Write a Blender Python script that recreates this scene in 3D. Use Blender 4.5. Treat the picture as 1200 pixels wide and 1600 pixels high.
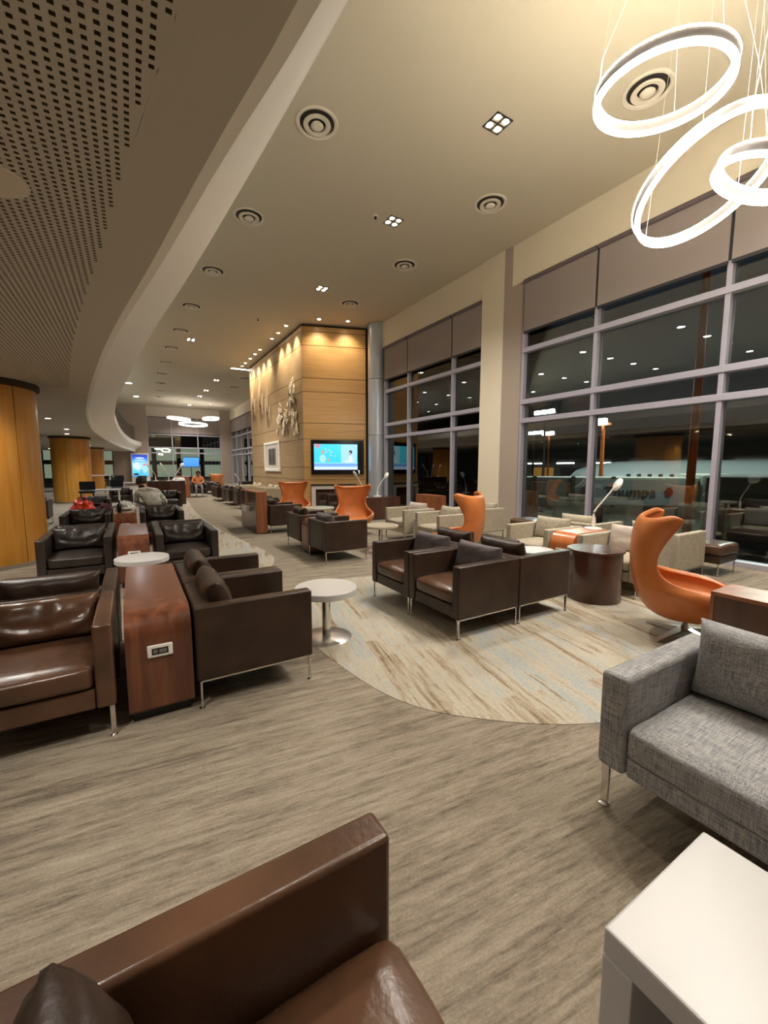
import bpy, bmesh, math, random
from mathutils import Vector, Matrix, noise
R = math.radians
random.seed(7)
for o in list(bpy.data.objects):
    bpy.data.objects.remove(o)
SC = bpy.context.scene
COL = SC.collection

# ------------------------------------------------------------------ camera, world, exposure
cam = bpy.data.cameras.new('camera')
cam.sensor_fit = 'VERTICAL'; cam.sensor_height = 24.0
cam.lens = 650.0 / 1600.0 * 24.0
cam.clip_start = 0.02; cam.clip_end = 500
camo = bpy.data.objects.new('camera', cam); COL.objects.link(camo)
camo.location = (0, 0, 1.45)
camo.rotation_euler = (R(90) - math.atan(70 / 650), 0, -R(31.04))
SC.camera = camo
W = bpy.data.worlds.new('night_sky'); SC.world = W; W.use_nodes = True
W.node_tree.nodes['Background'].inputs[0].default_value = (0.010, 0.011, 0.013, 1)
W.node_tree.nodes['Background'].inputs[1].default_value = 1.0
VS = SC.view_settings
VS.view_transform = 'Standard'; VS.look = 'None'; VS.gamma = 1.0; VS.use_curve_mapping = False
VS.exposure = 1.05

WARM = (1.0, 0.83, 0.61)
NEUT = (1.0, 0.95, 0.87)
COOL = (0.82, 0.92, 1.0)
P_QUAD = 260.0      # ceiling four-lamp downlights
P_SOFF = 62.0       # added downlights under the mezzanine
P_TOWER = 120.0      # wall washers at the timber tower
E_RING = 26.0       # ring pendants

# ------------------------------------------------------------------ helpers
MAT = {}
def lin(r, g, b):
    def f(c):
        c /= 255.0
        return c / 12.92 if c <= 0.04045 else ((c + 0.055) / 1.055) ** 2.4
    return (f(r), f(g), f(b), 1)

def material(name, col, rough=0.5, metal=0.0, emit=None, estr=0.0, spec=0.5, bump=None, vary=None, coat=0.0):
    m = bpy.data.materials.new(name); m.use_nodes = True
    nt = m.node_tree; b = nt.nodes['Principled BSDF']
    b.inputs['Base Color'].default_value = col
    b.inputs['Roughness'].default_value = rough
    b.inputs['Metallic'].default_value = metal
    b.inputs['Specular IOR Level'].default_value = spec
    b.inputs['Coat Weight'].default_value = coat
    if emit:
        b.inputs['Emission Color'].default_value = emit; b.inputs['Emission Strength'].default_value = estr
    if vary:   # (scale vector, colour a, colour b, detail)
        sc, ca, cb, det = vary
        tc = nt.nodes.new('ShaderNodeTexCoord'); mp = nt.nodes.new('ShaderNodeMapping')
        mp.inputs['Scale'].default_value = sc
        n = nt.nodes.new('ShaderNodeTexNoise'); n.inputs['Scale'].default_value = 1.0; n.inputs['Detail'].default_value = det
        rp = nt.nodes.new('ShaderNodeValToRGB')
        rp.color_ramp.elements[0].position = 0.32; rp.color_ramp.elements[0].color = ca
        rp.color_ramp.elements[1].position = 0.68; rp.color_ramp.elements[1].color = cb
        nt.links.new(tc.outputs['Object'], mp.inputs[0]); nt.links.new(mp.outputs[0], n.inputs['Vector'])
        nt.links.new(n.outputs['Fac'], rp.inputs[0]); nt.links.new(rp.outputs[0], b.inputs['Base Color'])
    if bump:   # (scale, strength, detail)
        n2 = nt.nodes.new('ShaderNodeTexNoise'); n2.inputs['Scale'].default_value = bump[0]; n2.inputs['Detail'].default_value = bump[2]
        tc2 = nt.nodes.new('ShaderNodeTexCoord'); nt.links.new(tc2.outputs['Object'], n2.inputs['Vector'])
        bp = nt.nodes.new('ShaderNodeBump'); bp.inputs['Strength'].default_value = bump[1]; bp.inputs['Distance'].default_value = 0.01
        nt.links.new(n2.outputs['Fac'], bp.inputs['Height']); nt.links.new(bp.outputs[0], b.inputs['Normal'])
    MAT[name] = m
    return m

def fabric(name, ca, cb, sc=(90, 90, 90), rough=0.95):
    """woven cloth: two crossing thread directions"""
    m = bpy.data.materials.new(name); m.use_nodes = True
    nt = m.node_tree; b = nt.nodes['Principled BSDF']
    b.inputs['Roughness'].default_value = rough; b.inputs['Specular IOR Level'].default_value = 0.15
    tc = nt.nodes.new('ShaderNodeTexCoord'); outs = []
    for s in ((12, 260, 260), (260, 260, 12), (260, 12, 260)):
        mp = nt.nodes.new('ShaderNodeMapping'); mp.inputs['Scale'].default_value = tuple(v * sc[0] / 90 for v in s)
        n = nt.nodes.new('ShaderNodeTexNoise'); n.inputs['Scale'].default_value = 1.0; n.inputs['Detail'].default_value = 1.5
        nt.links.new(tc.outputs['Object'], mp.inputs[0]); nt.links.new(mp.outputs[0], n.inputs['Vector']); outs.append(n)
    a1 = nt.nodes.new('ShaderNodeMath'); a1.operation = 'ADD'; a2 = nt.nodes.new('ShaderNodeMath'); a2.operation = 'ADD'
    nt.links.new(outs[0].outputs['Fac'], a1.inputs[0]); nt.links.new(outs[1].outputs['Fac'], a1.inputs[1])
    nt.links.new(a1.outputs[0], a2.inputs[0]); nt.links.new(outs[2].outputs['Fac'], a2.inputs[1])
    mr = nt.nodes.new('ShaderNodeMapRange'); mr.inputs[1].default_value = 1.2; mr.inputs[2].default_value = 1.8
    nt.links.new(a2.outputs[0], mr.inputs[0])
    mx = nt.nodes.new('ShaderNodeMix'); mx.data_type = 'RGBA'
    mx.inputs['A'].default_value = ca; mx.inputs['B'].default_value = cb
    nt.links.new(mr.outputs[0], mx.inputs['Factor']); nt.links.new(mx.outputs['Result'], b.inputs['Base Color'])
    bp = nt.nodes.new('ShaderNodeBump'); bp.inputs['Strength'].default_value = 0.25; bp.inputs['Distance'].default_value = 0.002
    nt.links.new(mr.outputs[0], bp.inputs['Height']); nt.links.new(bp.outputs[0], b.inputs['Normal'])
    MAT[name] = m

def wood(name, ca, cb, stretch, rough=0.35, coat=0.0, spec=0.5):
    """grain: stretch = mapping scale, small along the grain"""
    m = bpy.data.materials.new(name); m.use_nodes = True
    nt = m.node_tree; b = nt.nodes['Principled BSDF']
    b.inputs['Roughness'].default_value = rough; b.inputs['Coat Weight'].default_value = coat; b.inputs['Coat Roughness'].default_value = 0.15
    b.inputs['Specular IOR Level'].default_value = spec
    tc = nt.nodes.new('ShaderNodeTexCoord'); mp = nt.nodes.new('ShaderNodeMapping'); mp.inputs['Scale'].default_value = stretch
    oi = nt.nodes.new('ShaderNodeObjectInfo'); ad = nt.nodes.new('ShaderNodeVectorMath'); ad.operation = 'ADD'
    mu = nt.nodes.new('ShaderNodeMath'); mu.operation = 'MULTIPLY'; mu.inputs[1].default_value = 37.0
    nt.links.new(oi.outputs['Random'], mu.inputs[0])
    nt.links.new(tc.outputs['Object'], mp.inputs[0]); nt.links.new(mp.outputs[0], ad.inputs[0]); nt.links.new(mu.outputs[0], ad.inputs[1])
    n = nt.nodes.new('ShaderNodeTexNoise'); n.inputs['Scale'].default_value = 1; n.inputs['Detail'].default_value = 5; n.inputs['Distortion'].default_value = 0.4
    nt.links.new(ad.outputs[0], n.inputs['Vector'])
    rp = nt.nodes.new('ShaderNodeValToRGB'); rp.color_ramp.elements[0].position = 0.30; rp.color_ramp.elements[0].color = ca
    rp.color_ramp.elements[1].position = 0.70; rp.color_ramp.elements[1].color = cb
    nt.links.new(n.outputs['Fac'], rp.inputs[0]); nt.links.new(rp.outputs[0], b.inputs['Base Color'])
    MAT[name] = m

def link(name, data, parent=None, loc=(0, 0, 0), rot=(0, 0, 0)):
    o = bpy.data.objects.new(name, data); COL.objects.link(o)
    o.location = loc; o.rotation_euler = rot
    if parent is not None:
        o.parent = parent
    return o

def tag(o, label=None, cat=None, group=None, kind=None):
    if label: o['label'] = label
    if cat: o['category'] = cat
    if group: o['group'] = group
    if kind: o['kind'] = kind
    return o

def empty(name, loc=(0, 0, 0), rz=0.0, label=None, cat=None, group=None, kind=None):
    o = link(name, None, None, loc, (0, 0, rz)); o.empty_display_size = 0.1
    return tag(o, label, cat, group, kind)

def copy_tree(o, parent=None):
    c = o.copy(); COL.objects.link(c)
    if parent is not None: c.parent = parent
    for ch in [x for x in bpy.data.objects if x.parent == o]:
        copy_tree(ch, c)
    return c

def finish(bm, name, mat, smooth=False, angle=40):
    bmesh.ops.recalc_face_normals(bm, faces=bm.faces)
    me = bpy.data.meshes.new(name); bm.to_mesh(me); bm.free()
    if isinstance(mat, str): mat = MAT[mat]
    if isinstance(mat, (list, tuple)):
        for x in mat: me.materials.append(MAT[x])
    else:
        me.materials.append(mat)
    if smooth:
        for p in me.polygons: p.use_smooth = True
        me.set_sharp_from_angle(angle=R(angle))
        if angle == 40:      # flat sides stay flat, only the rounded edges are smooth
            for p in me.polygons:
                if max(abs(c) for c in p.normal) > .9999: p.use_smooth = False
    return me

def bm_box(bm, x0, y0, z0, x1, y1, z1, bev=0.0, seg=2):
    r = bmesh.ops.create_cube(bm, size=1.0)
    vs = r['verts']
    for v in vs:
        v.co = Vector((x0 + (v.co.x + .5) * (x1 - x0), y0 + (v.co.y + .5) * (y1 - y0), z0 + (v.co.z + .5) * (z1 - z0)))
    if bev > 0:
        es = list({e for v in vs for e in v.link_edges})
        bmesh.ops.bevel(bm, geom=es, offset=bev, segments=seg, profile=0.5, affect='EDGES')

def box(name, mat, x0, y0, z0, x1, y1, z1, bev=0.0, parent=None, seg=2):
    bm = bmesh.new(); bm_box(bm, x0, y0, z0, x1, y1, z1, bev, seg)
    return link(name, finish(bm, name, mat, bev > 0), parent)

def boxes(name, mat, lst, bev=0.0, parent=None):
    bm = bmesh.new()
    for b in lst: bm_box(bm, *b, bev=bev)
    return link(name, finish(bm, name, mat, bev > 0), parent)

def bm_lathe(bm, prof, n=32, c=(0, 0, 0), close=True):
    """prof = [(r, z)]; revolve about z through c"""
    rings = []
    for r, z in prof:
        if r < 1e-6:
            rings.append([bm.verts.new((c[0], c[1], c[2] + z))])
        else:
            rings.append([bm.verts.new((c[0] + r * math.cos(2 * math.pi * k / n), c[1] + r * math.sin(2 * math.pi * k / n), c[2] + z)) for k in range(n)])
    for a, b in zip(rings, rings[1:]):
        for k in range(n):
            k2 = (k + 1) % n
            if len(a) == 1 and len(b) == 1: continue
            if len(a) == 1: bm.faces.new((a[0], b[k], b[k2]))
            elif len(b) == 1: bm.faces.new((a[k], b[0], a[k2]))
            else: bm.faces.new((a[k], a[k2], b[k2], b[k]))

def lathe(name, mat, prof, n=32, parent=None, loc=(0, 0, 0), rot=(0, 0, 0), angle=40):
    bm = bmesh.new(); bm_lathe(bm, prof, n)
    return link(name, finish(bm, name, mat, True, angle), parent, loc, rot)

def bm_tube(bm, pts, r, n=10, caps=True):
    pts = [Vector(p) for p in pts]; rings = []
    rr = r if isinstance(r, (list, tuple)) else [r] * len(pts)
    for i, p in enumerate(pts):
        d = (pts[min(i + 1, len(pts) - 1)] - pts[max(i - 1, 0)]).normalized()
        up = Vector((0, 0, 1)) if abs(d.z) < 0.95 else Vector((1, 0, 0))
        a = d.cross(up).normalized(); b = a.cross(d)
        rings.append([bm.verts.new(p + rr[i] * (math.cos(2 * math.pi * k / n) * a + math.sin(2 * math.pi * k / n) * b)) for k in range(n)])
    for A, B in zip(rings, rings[1:]):
        for k in range(n):
            bm.faces.new((A[k], A[(k + 1) % n], B[(k + 1) % n], B[k]))
    if caps:
        bm.faces.new(rings[0]); bm.faces.new(rings[-1])

def tube(name, mat, pts, r, n=10, parent=None, loc=(0, 0, 0), rot=(0, 0, 0)):
    bm = bmesh.new(); bm_tube(bm, pts, r, n)
    return link(name, finish(bm, name, mat, True, 50), parent, loc, rot)

def bm_prism(bm, outline, axis, a, b):
    """outline 2D points extruded along axis from a to b. axis x: (y,z); y: (x,z); z: (x,y)"""
    def P(p, t):
        return {'x': (t, p[0], p[1]), 'y': (p[0], t, p[1]), 'z': (p[0], p[1], t)}[axis]
    A = [bm.verts.new(P(p, a)) for p in outline]; B = [bm.verts.new(P(p, b)) for p in outline]
    n = len(outline)
    bm.faces.new(A); bm.faces.new(list(reversed(B)))
    for k in range(n):
        bm.faces.new((A[k], B[k], B[(k + 1) % n], A[(k + 1) % n]))

def prism(name, mat, outline, axis, a, b, parent=None, smooth=False, angle=30):
    bm = bmesh.new(); bm_prism(bm, outline, axis, a, b)
    return link(name, finish(bm, name, mat, smooth, angle), parent)

def cushion_mesh(name, mat, w, d, h, edge=0.035, puff=0.02, wr=0.004, seed=0, crease=0.0, cuts=14):
    """soft box centred on x,y, z from 0 to h; puffed top and front, wrinkled"""
    bm = bmesh.new(); bmesh.ops.create_cube(bm, size=2.0)
    bmesh.ops.subdivide_edges(bm, edges=bm.edges, cuts=cuts, use_grid_fill=True)
    hx, hy, hz = w / 2, d / 2, h / 2
    e = min(edge, hx * .9, hy * .9, hz * .9)
    for v in bm.verts:
        u = Vector(v.co)
        # spread samples towards the edges a little, round the corners
        p = Vector((u.x * hx, u.y * hy, u.z * hz))
        q = Vector((max(-hx + e, min(hx - e, p.x)), max(-hy + e, min(hy - e, p.y)), max(-hz + e, min(hz - e, p.z))))
        dlt = p - q
        if dlt.length > 1e-9:
            p = q + dlt.normalized() * min(dlt.length, e)
        fx, fy, fz = 1 - u.x ** 4, 1 - u.y ** 4, 1 - u.z ** 4
        p.z += puff * u.z * fx * fy
        p.x += puff * .5 * u.x * fz * fy
        p.y += puff * .8 * u.y * fz * fx
        nz = noise.noise(Vector((p.x * 7 + seed * 3.1, p.y * 7, p.z * 7 + seed)))
        nz2 = noise.noise(Vector((p.x * 17 + seed, p.y * 17 + 9, p.z * 17)))
        dirn = u.normalized()
        p += dirn * wr * (nz + .6 * nz2)
        if crease:
            p += dirn * crease * math.sin(p.x * 46 + 5 * noise.noise(Vector((p.x * 3, p.z * 5, seed)))) * max(0, u.z * .5 + .5) * abs(u.y) ** 2 * max(0, fx)
        p.z += hz
        v.co = p
    return finish(bm, name, mat, True, 60)

def pillow_mesh(name, mat, w, d, h, seed=0, crease=0.0, N=26):
    """scatter cushion: two bulging faces that meet in a thin seam, soft pointed corners"""
    bm = bmesh.new(); F = []
    for side in (-1, 1):
        g = []
        for i in range(N + 1):
            row = []
            for j in range(N + 1):
                u = -math.cos(math.pi * i / N) * .35 + (2 * i / N - 1) * .65; v = -math.cos(math.pi * j / N) * .35 + (2 * j / N - 1) * .65
                b = max(0.0, (1 - u ** 6) * (1 - v ** 4)) ** .5
                px = u * w / 2 * (1 - .05 * (1 - v * v)); pz = h / 2 + v * h / 2 * (1 - .04 * (1 - u * u))
                t = d / 2 * (.10 + .90 * b)
                t += b * .010 * (noise.noise(Vector((px * 9 + seed, pz * 9, side * 3 + seed))) + .5 * noise.noise(Vector((px * 22, pz * 22 + seed, side))))
                if crease:
                    w1 = math.sin(px * 30 + 5 * noise.noise(Vector((px * 4, pz * 3, seed)))) * max(0, v * .6 + .45)
                    w2 = math.sin((pz - 1.6 * px * px) * 60 + 2 * noise.noise(Vector((px * 5, pz * 5, seed + 4)))) * max(0, .35 - v * .7)
                    t += crease * b * (w1 + .8 * w2)
                row.append(bm.verts.new((px, side * t, pz)))
            g.append(row)
        F.append(g)
        for i in range(N):
            for j in range(N):
                q = (g[i][j], g[i + 1][j], g[i + 1][j + 1], g[i][j + 1]); bm.faces.new(q if side < 0 else q[::-1])
    A, B = F; rim = [(i, 0) for i in range(N)] + [(N, j) for j in range(N)] + [(N - i, N) for i in range(N)] + [(0, N - j) for j in range(N)]
    for k in range(len(rim)):
        i, j = rim[k]; a, b = rim[(k + 1) % len(rim)]
        bm.faces.new((A[i][j], B[i][j], B[a][b], A[a][b]))
    return finish(bm, name, mat, True, 50)

# ------------------------------------------------------------------ materials
material('ceiling_paint', lin(194, 184, 163), 0.85, bump=(60, .05, 2))
material('soffit_paint', lin(190, 183, 168), 0.85)
material('hole_dark', lin(104, 88, 66), 0.9)
material('cream_paint', lin(226, 214, 190), 0.75)
material('wall_paint', lin(205, 194, 178), 0.8)
material('taupe_tone', lin(165, 150, 136), 0.8)
material('white_trim', lin(246, 241, 230), 0.5)
material('leather_dark', lin(56, 42, 34), 0.36, spec=0.34, bump=(90, .10, 3), vary=((5, 5, 5), lin(48, 35, 27), lin(64, 46, 35), 3))
material('leather_brown', lin(86, 59, 42), 0.27, spec=0.6, bump=(60, .10, 3), vary=((4, 4, 4), lin(72, 49, 35), lin(98, 67, 47), 4))
material('leather_black', lin(40, 34, 30), 0.34, spec=0.5, bump=(90, .10, 3), vary=((5, 5, 5), lin(38, 32, 29), lin(52, 43, 38), 3))
material('leather_orange', lin(200, 112, 46), 0.36, spec=0.5, bump=(120, .05, 3), vary=((4, 4, 4), lin(184, 104, 50), lin(204, 122, 64), 3))
material('pillow_grey', lin(92, 82, 82), 0.60, spec=0.3, bump=(30, .2, 3))
fabric('fabric_grey', lin(110, 113, 120), lin(188, 184, 180), (110, 110, 110))
fabric('fabric_beige', lin(146, 136, 118), lin(192, 181, 161), (90, 90, 90))
fabric('fabric_pale', lin(170, 155, 145), lin(205, 192, 180), (120, 120, 120))
material('chrome', (0.72, 0.70, 0.67, 1), 0.16, 1.0)
material('brushed_steel', (0.60, 0.57, 0.53, 1), 0.32, 1.0)
material('column_metal', (0.56, 0.60, 0.66, 1), 0.36, 0.55)
material('window_metal', lin(176, 172, 184), 0.42, 0.25)
material('window_shadow', lin(48, 46, 50), 0.6)
material('blind_cloth', lin(150, 138, 134), 0.9)
material('blind_tube', lin(104, 92, 94), 0.6)
material('white_laminate', lin(200, 197, 195), 0.3, spec=0.4)
material('white_plastic', lin(238, 234, 226), 0.30)
material('table_taupe', lin(178, 164, 140), 0.32)
material('black_plastic', lin(20, 20, 22), 0.35)
material('black_gloss', lin(12, 12, 14), 0.12)
material('mid_grey', lin(120, 112, 108), 0.7)  # even grey for the socket inserts and the picture print
wood('wood_red', lin(84, 46, 31), lin(128, 76, 50), (14, 14, 1.5), 0.26, 0.3)
wood('wood_red_end', lin(122, 70, 42), lin(160, 100, 62), (14, 14, 1.2), 0.34, 0.1)
wood('wood_dark', lin(64, 36, 26), lin(88, 52, 38), (9, 9, 1.0), 0.24, 0.25)
wood('wood_gold', lin(184, 141, 84), lin(202, 158, 98), (1.2, 1.2, 26), 0.42, 0.1)
wood('wood_grey', lin(170, 143, 106), lin(186, 158, 120), (1.2, 1.2, 22), 0.5, 0.0, .3)
wood('wood_orange', lin(176, 98, 48), lin(198, 116, 62), (14, 14, 1.2), 0.3, 0.2)
wood('wood_column', lin(186, 122, 40), lin(206, 146, 62), (16, 16, 1.0), 0.30, 0.25)
material('seam', lin(60, 44, 24), 0.8)
material('ring_body', lin(128, 120, 116), 0.5)
material('ring_glow_far', (1, 1, 1, 1), 0.5, emit=(1.0, 0.94, 0.85, 1), estr=4.5)
material('ring_glow', (1, 1, 1, 1), 0.5, emit=(1.0, 0.95, 0.87, 1), estr=E_RING)
material('ring_uplight', (1, 1, 1, 1), 0.5, emit=(1.0, 0.90, 0.70, 1), estr=E_RING * 2.2)
material('bulb_glow', (1, 1, 1, 1), 0.5, emit=(1.0, 0.88, 0.66, 1), estr=30)
material('bulb_cool', (1, 1, 1, 1), 0.5, emit=(0.86, 0.93, 1.0, 1), estr=26)
material('diffuser_white', lin(214, 204, 186), 0.6)
material('diffuser_dark', lin(42, 36, 30), 0.8)
material('picture_mat', lin(214, 206, 196), 0.6)
material('petal', lin(228, 214, 190), 0.55)
material('petal_brown', lin(120, 88, 58), 0.6)
material('skin', lin(168, 120, 92), 0.55)
material('hair', lin(26, 22, 20), 0.6)
material('hoodie', lin(176, 172, 160), 0.9, vary=((9, 9, 9), lin(150, 146, 136), lin(222, 218, 208), 3))
material('cloth_black', lin(24, 23, 26), 0.9)
material('cloth_white', lin(214, 214, 212), 0.85)
material('cloth_red', lin(206, 34, 18), 0.35, vary=((14, 14, 14), lin(190, 22, 14), lin(226, 74, 30), 3))
material('cloth_maroon', lin(74, 26, 34), 0.85)
material('cloth_orange', lin(214, 132, 84), 0.85)
material('cloth_grey', lin(130, 128, 124), 0.85)
material('apron', lin(70, 72, 64), 0.8)
material('terminal', lin(92, 88, 80), 0.8)
material('terminal_dark', lin(40, 40, 42), 0.8)
material('bridge_panel', lin(150, 150, 140), 0.7)
material('plane_white', lin(178, 183, 186), 0.4)
material('post_orange', lin(190, 96, 30), 0.6)
material('amber_wall', lin(190, 140, 60), 0.7, emit=lin(200, 140, 60), estr=.22)
material('strip_glow', (1, 1, 1, 1), 0.5, emit=(0.9, 0.95, 1.0, 1), estr=6)
material('flood_glow', (1, 1, 1, 1), 0.5, emit=(0.82, 0.97, 1.0, 1), estr=14)
material('red_glow', (1, .1, .05, 1), 0.5, emit=(1, .06, .03, 1), estr=3)
material('yellow_glow', (1, 1, .2, 1), 0.5, emit=(.75, .9, .1, 1), estr=3)
material('blue_glow', (.2, .5, 1, 1), 0.5, emit=(.2, .5, 1, 1), estr=1.6)
material('lit_room', lin(200, 210, 180), 0.8, emit=lin(176, 186, 162), estr=.30)
material('ink_red', lin(150, 40, 36), .6)
material('ink_grey', lin(70, 70, 74), .6)
material('dark_metal', lin(58, 56, 56), 0.45, 0.4)

def glass_mat(name, tint, gain, base):
    m = bpy.data.materials.new(name); m.use_nodes = True; nt = m.node_tree
    for n in list(nt.nodes): nt.nodes.remove(n)
    out = nt.nodes.new('ShaderNodeOutputMaterial'); mx = nt.nodes.new('ShaderNodeMixShader')
    tr = nt.nodes.new('ShaderNodeBsdfTransparent'); tr.inputs[0].default_value = tint
    gl = nt.nodes.new('ShaderNodeBsdfGlossy'); gl.inputs['Roughness'].default_value = 0.0
    fr = nt.nodes.new('ShaderNodeFresnel'); fr.inputs[0].default_value = 1.5
    ma = nt.nodes.new('ShaderNodeMath'); ma.operation = 'MULTIPLY_ADD'; ma.inputs[1].default_value = gain; ma.inputs[2].default_value = base; ma.use_clamp = True
    nt.links.new(fr.outputs[0], ma.inputs[0]); nt.links.new(ma.outputs[0], mx.inputs[0])
    nt.links.new(tr.outputs[0], mx.inputs[1]); nt.links.new(gl.outputs[0], mx.inputs[2]); nt.links.new(mx.outputs[0], out.inputs[0])
    MAT[name] = m
glass_mat('window_glass', (.86, .90, .88, 1), 2.2, 0.02)
glass_mat('rail_glass', (.66, .74, .76, 1), 1.2, 0.05)

def carpet(name, rot, sc, stops, spots=None):
    m = bpy.data.materials.new(name); m.use_nodes = True; nt = m.node_tree; b = nt.nodes['Principled BSDF']
    b.inputs['Roughness'].default_value = 0.95; b.inputs['Specular IOR Level'].default_value = 0.1
    tc = nt.nodes.new('ShaderNodeTexCoord'); rt = nt.nodes.new('ShaderNodeMapping'); rt.inputs['Rotation'].default_value = (0, 0, rot)
    nt.links.new(tc.outputs['Object'], rt.inputs[0])
    facs = []
    for s, det, rgh in ((sc, 9, .74), ((sc[0] * 4.5, sc[1] * 2.1, 1), 6, .75), ((sc[0] * .35, sc[1] * .3, 1), 2, .5)):
        mp = nt.nodes.new('ShaderNodeMapping'); mp.inputs['Scale'].default_value = s
        n = nt.nodes.new('ShaderNodeTexNoise'); n.inputs['Scale'].default_value = 1; n.inputs['Detail'].default_value = det; n.inputs['Roughness'].default_value = rgh
        nt.links.new(rt.outputs[0], mp.inputs[0]); nt.links.new(mp.outputs[0], n.inputs['Vector']); facs.append(n)
    if spots:   # plank-wise shift: whole carpet planks differ
        br = nt.nodes.new('ShaderNodeTexBrick'); br.inputs['Scale'].default_value = 1.0
        br.inputs['Brick Width'].default_value = spots[0]; br.inputs['Row Height'].default_value = spots[1]; br.inputs['Mortar Size'].default_value = 0.0
        br.inputs['Color1'].default_value = (0, 0, 0, 1); br.inputs['Color2'].default_value = (1, 1, 1, 1); br.offset = 0.37
        nt.links.new(rt.outputs[0], br.inputs['Vector'])
    add = nt.nodes.new('ShaderNodeMath'); add.operation = 'MULTIPLY_ADD'; add.inputs[1].default_value = 0.55
    nt.links.new(facs[1].outputs['Fac'], add.inputs[0]); nt.links.new(facs[0].outputs['Fac'], add.inputs[2])
    add2 = nt.nodes.new('ShaderNodeMath'); add2.operation = 'MULTIPLY_ADD'; add2.inputs[1].default_value = 0.4
    nt.links.new(facs[2].outputs['Fac'], add2.inputs[0]); nt.links.new(add.outputs[0], add2.inputs[2])
    last = add2
    if spots:
        add3 = nt.nodes.new('ShaderNodeMath'); add3.operation = 'MULTIPLY_ADD'; add3.inputs[1].default_value = spots[2]
        nt.links.new(br.outputs['Color'], add3.inputs[0]); nt.links.new(last.outputs[0], add3.inputs[2]); last = add3
    mr = nt.nodes.new('ShaderNodeMapRange'); mr.inputs[1].default_value = 0.76 if spots else 0.62; mr.inputs[2].default_value = 1.20 + spots[2] if spots else 1.32
    nt.links.new(last.outputs[0], mr.inputs[0])
    rp = nt.nodes.new('ShaderNodeValToRGB'); els = rp.color_ramp.elements
    els[0].position = stops[0][0]; els[0].color = stops[0][1]; els[1].position = stops[-1][0]; els[1].color = stops[-1][1]
    for p, c in stops[1:-1]:
        e = els.new(p); e.color = c
    nt.links.new(mr.outputs[0], rp.inputs[0]); nt.links.new(rp.outputs[0], b.inputs['Base Color'])
    # fine pile speckle
    sp0 = nt.nodes.new('ShaderNodeTexNoise'); sp0.inputs['Scale'].default_value = 95; sp0.inputs['Detail'].default_value = 3; sp0.inputs['Roughness'].default_value = .8
    nt.links.new(tc.outputs['Object'], sp0.inputs['Vector'])
    mrs = nt.nodes.new('ShaderNodeMapRange'); mrs.inputs[1].default_value = .3; mrs.inputs[2].default_value = .7; mrs.inputs[3].default_value = .80; mrs.inputs[4].default_value = 1.16
    nt.links.new(sp0.outputs['Fac'], mrs.inputs[0]); vm = nt.nodes.new('ShaderNodeVectorMath'); vm.operation = 'SCALE'
    nt.links.new(rp.outputs[0], vm.inputs[0]); nt.links.new(mrs.outputs[0], vm.inputs['Scale']); nt.links.new(vm.outputs[0], b.inputs['Base Color'])
    sp = nt.nodes.new('ShaderNodeTexNoise'); sp.inputs['Scale'].default_value = 260; sp.inputs['Detail'].default_value = 1
    nt.links.new(tc.outputs['Object'], sp.inputs['Vector'])
    bp = nt.nodes.new('ShaderNodeBump'); bp.inputs['Strength'].default_value = 0.35; bp.inputs['Distance'].default_value = 0.004
    nt.links.new(sp.outputs['Fac'], bp.inputs['Height']); nt.links.new(bp.outputs[0], b.inputs['Normal'])
    MAT[name] = m
carpet('carpet_base', R(7), (2.6, 30, 1), [(.20, lin(98, 88, 76)), (.42, lin(132, 120, 105)), (.6, lin(150, 138, 121)), (.85, lin(164, 152, 134))])
carpet('carpet_inlay', R(-78), (1.3, 20, 1), [(.14, lin(120, 104, 86)), (.28, lin(158, 141, 118)), (.42, lin(175, 165, 147)), (.55, lin(181, 172, 155)), (.62, lin(176, 168, 153)), (.66, lin(154, 163, 167)), (.73, lin(160, 168, 170)), (.77, lin(186, 176, 158)), (.90, lin(138, 121, 101))], (.8, .115, .20))

# ------------------------------------------------------------------ shell
CEIL = 6.31; WX = 7.55; BY = 38.8
floor = boxes('floor', 'carpet_base', [(-14, -6, -.12, WX + .25, BY + .3, 0)]); tag(floor, kind='structure')

def smooth_loop(pts, n=6):
    out = []; L = len(pts)
    for i in range(L):
        p0, p1, p2, p3 = (Vector(pts[(i + k - 1) % L]) for k in range(4))
        for j in range(n):
            t = j / n
            out.append(tuple(.5 * ((2 * p1) + (-p0 + p2) * t + (2 * p0 - 5 * p1 + 4 * p2 - p3) * t * t + (-p0 + 3 * p1 - 3 * p2 + p3) * t ** 3)))
    return out
for pts in ([(1.2, 3.2), (1.26, 2.43), (1.38, 1.99), (1.62, 1.68), (2.07, 1.34), (2.7, 1.12), (3.5, 1.05), (4.3, 1.3), (4.9, 2.0), (4.9, 2.9), (4.4, 3.7), (3.7, 4.3), (2.8, 4.7), (2.1, 4.8), (1.6, 4.4), (1.3, 3.8)],
            [(1.05, 5.2), (1.5, 5.7), (1.9, 6.7), (1.8, 8.5), (1.65, 11), (1.7, 15), (1.95, 20), (1.35, 20.2), (1.05, 15), (.98, 11), (.98, 8)]):
    prism('carpet_inlay', 'carpet_inlay', smooth_loop(pts), 'z', 0.0, 0.003, floor)

ceiling = boxes('ceiling', 'ceiling_paint', [(-14, -6, CEIL, WX + .25, BY + .3, CEIL + .2)]); tag(ceiling, kind='structure')
tag(boxes('wall_left', 'wall_paint', [(-14.2, -6, 0, -14, BY + .3, CEIL)]), kind='structure')
tag(boxes('wall_behind', 'wall_paint', [(-14, -6.2, 0, WX + .25, -6, CEIL)]), kind='structure')

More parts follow.
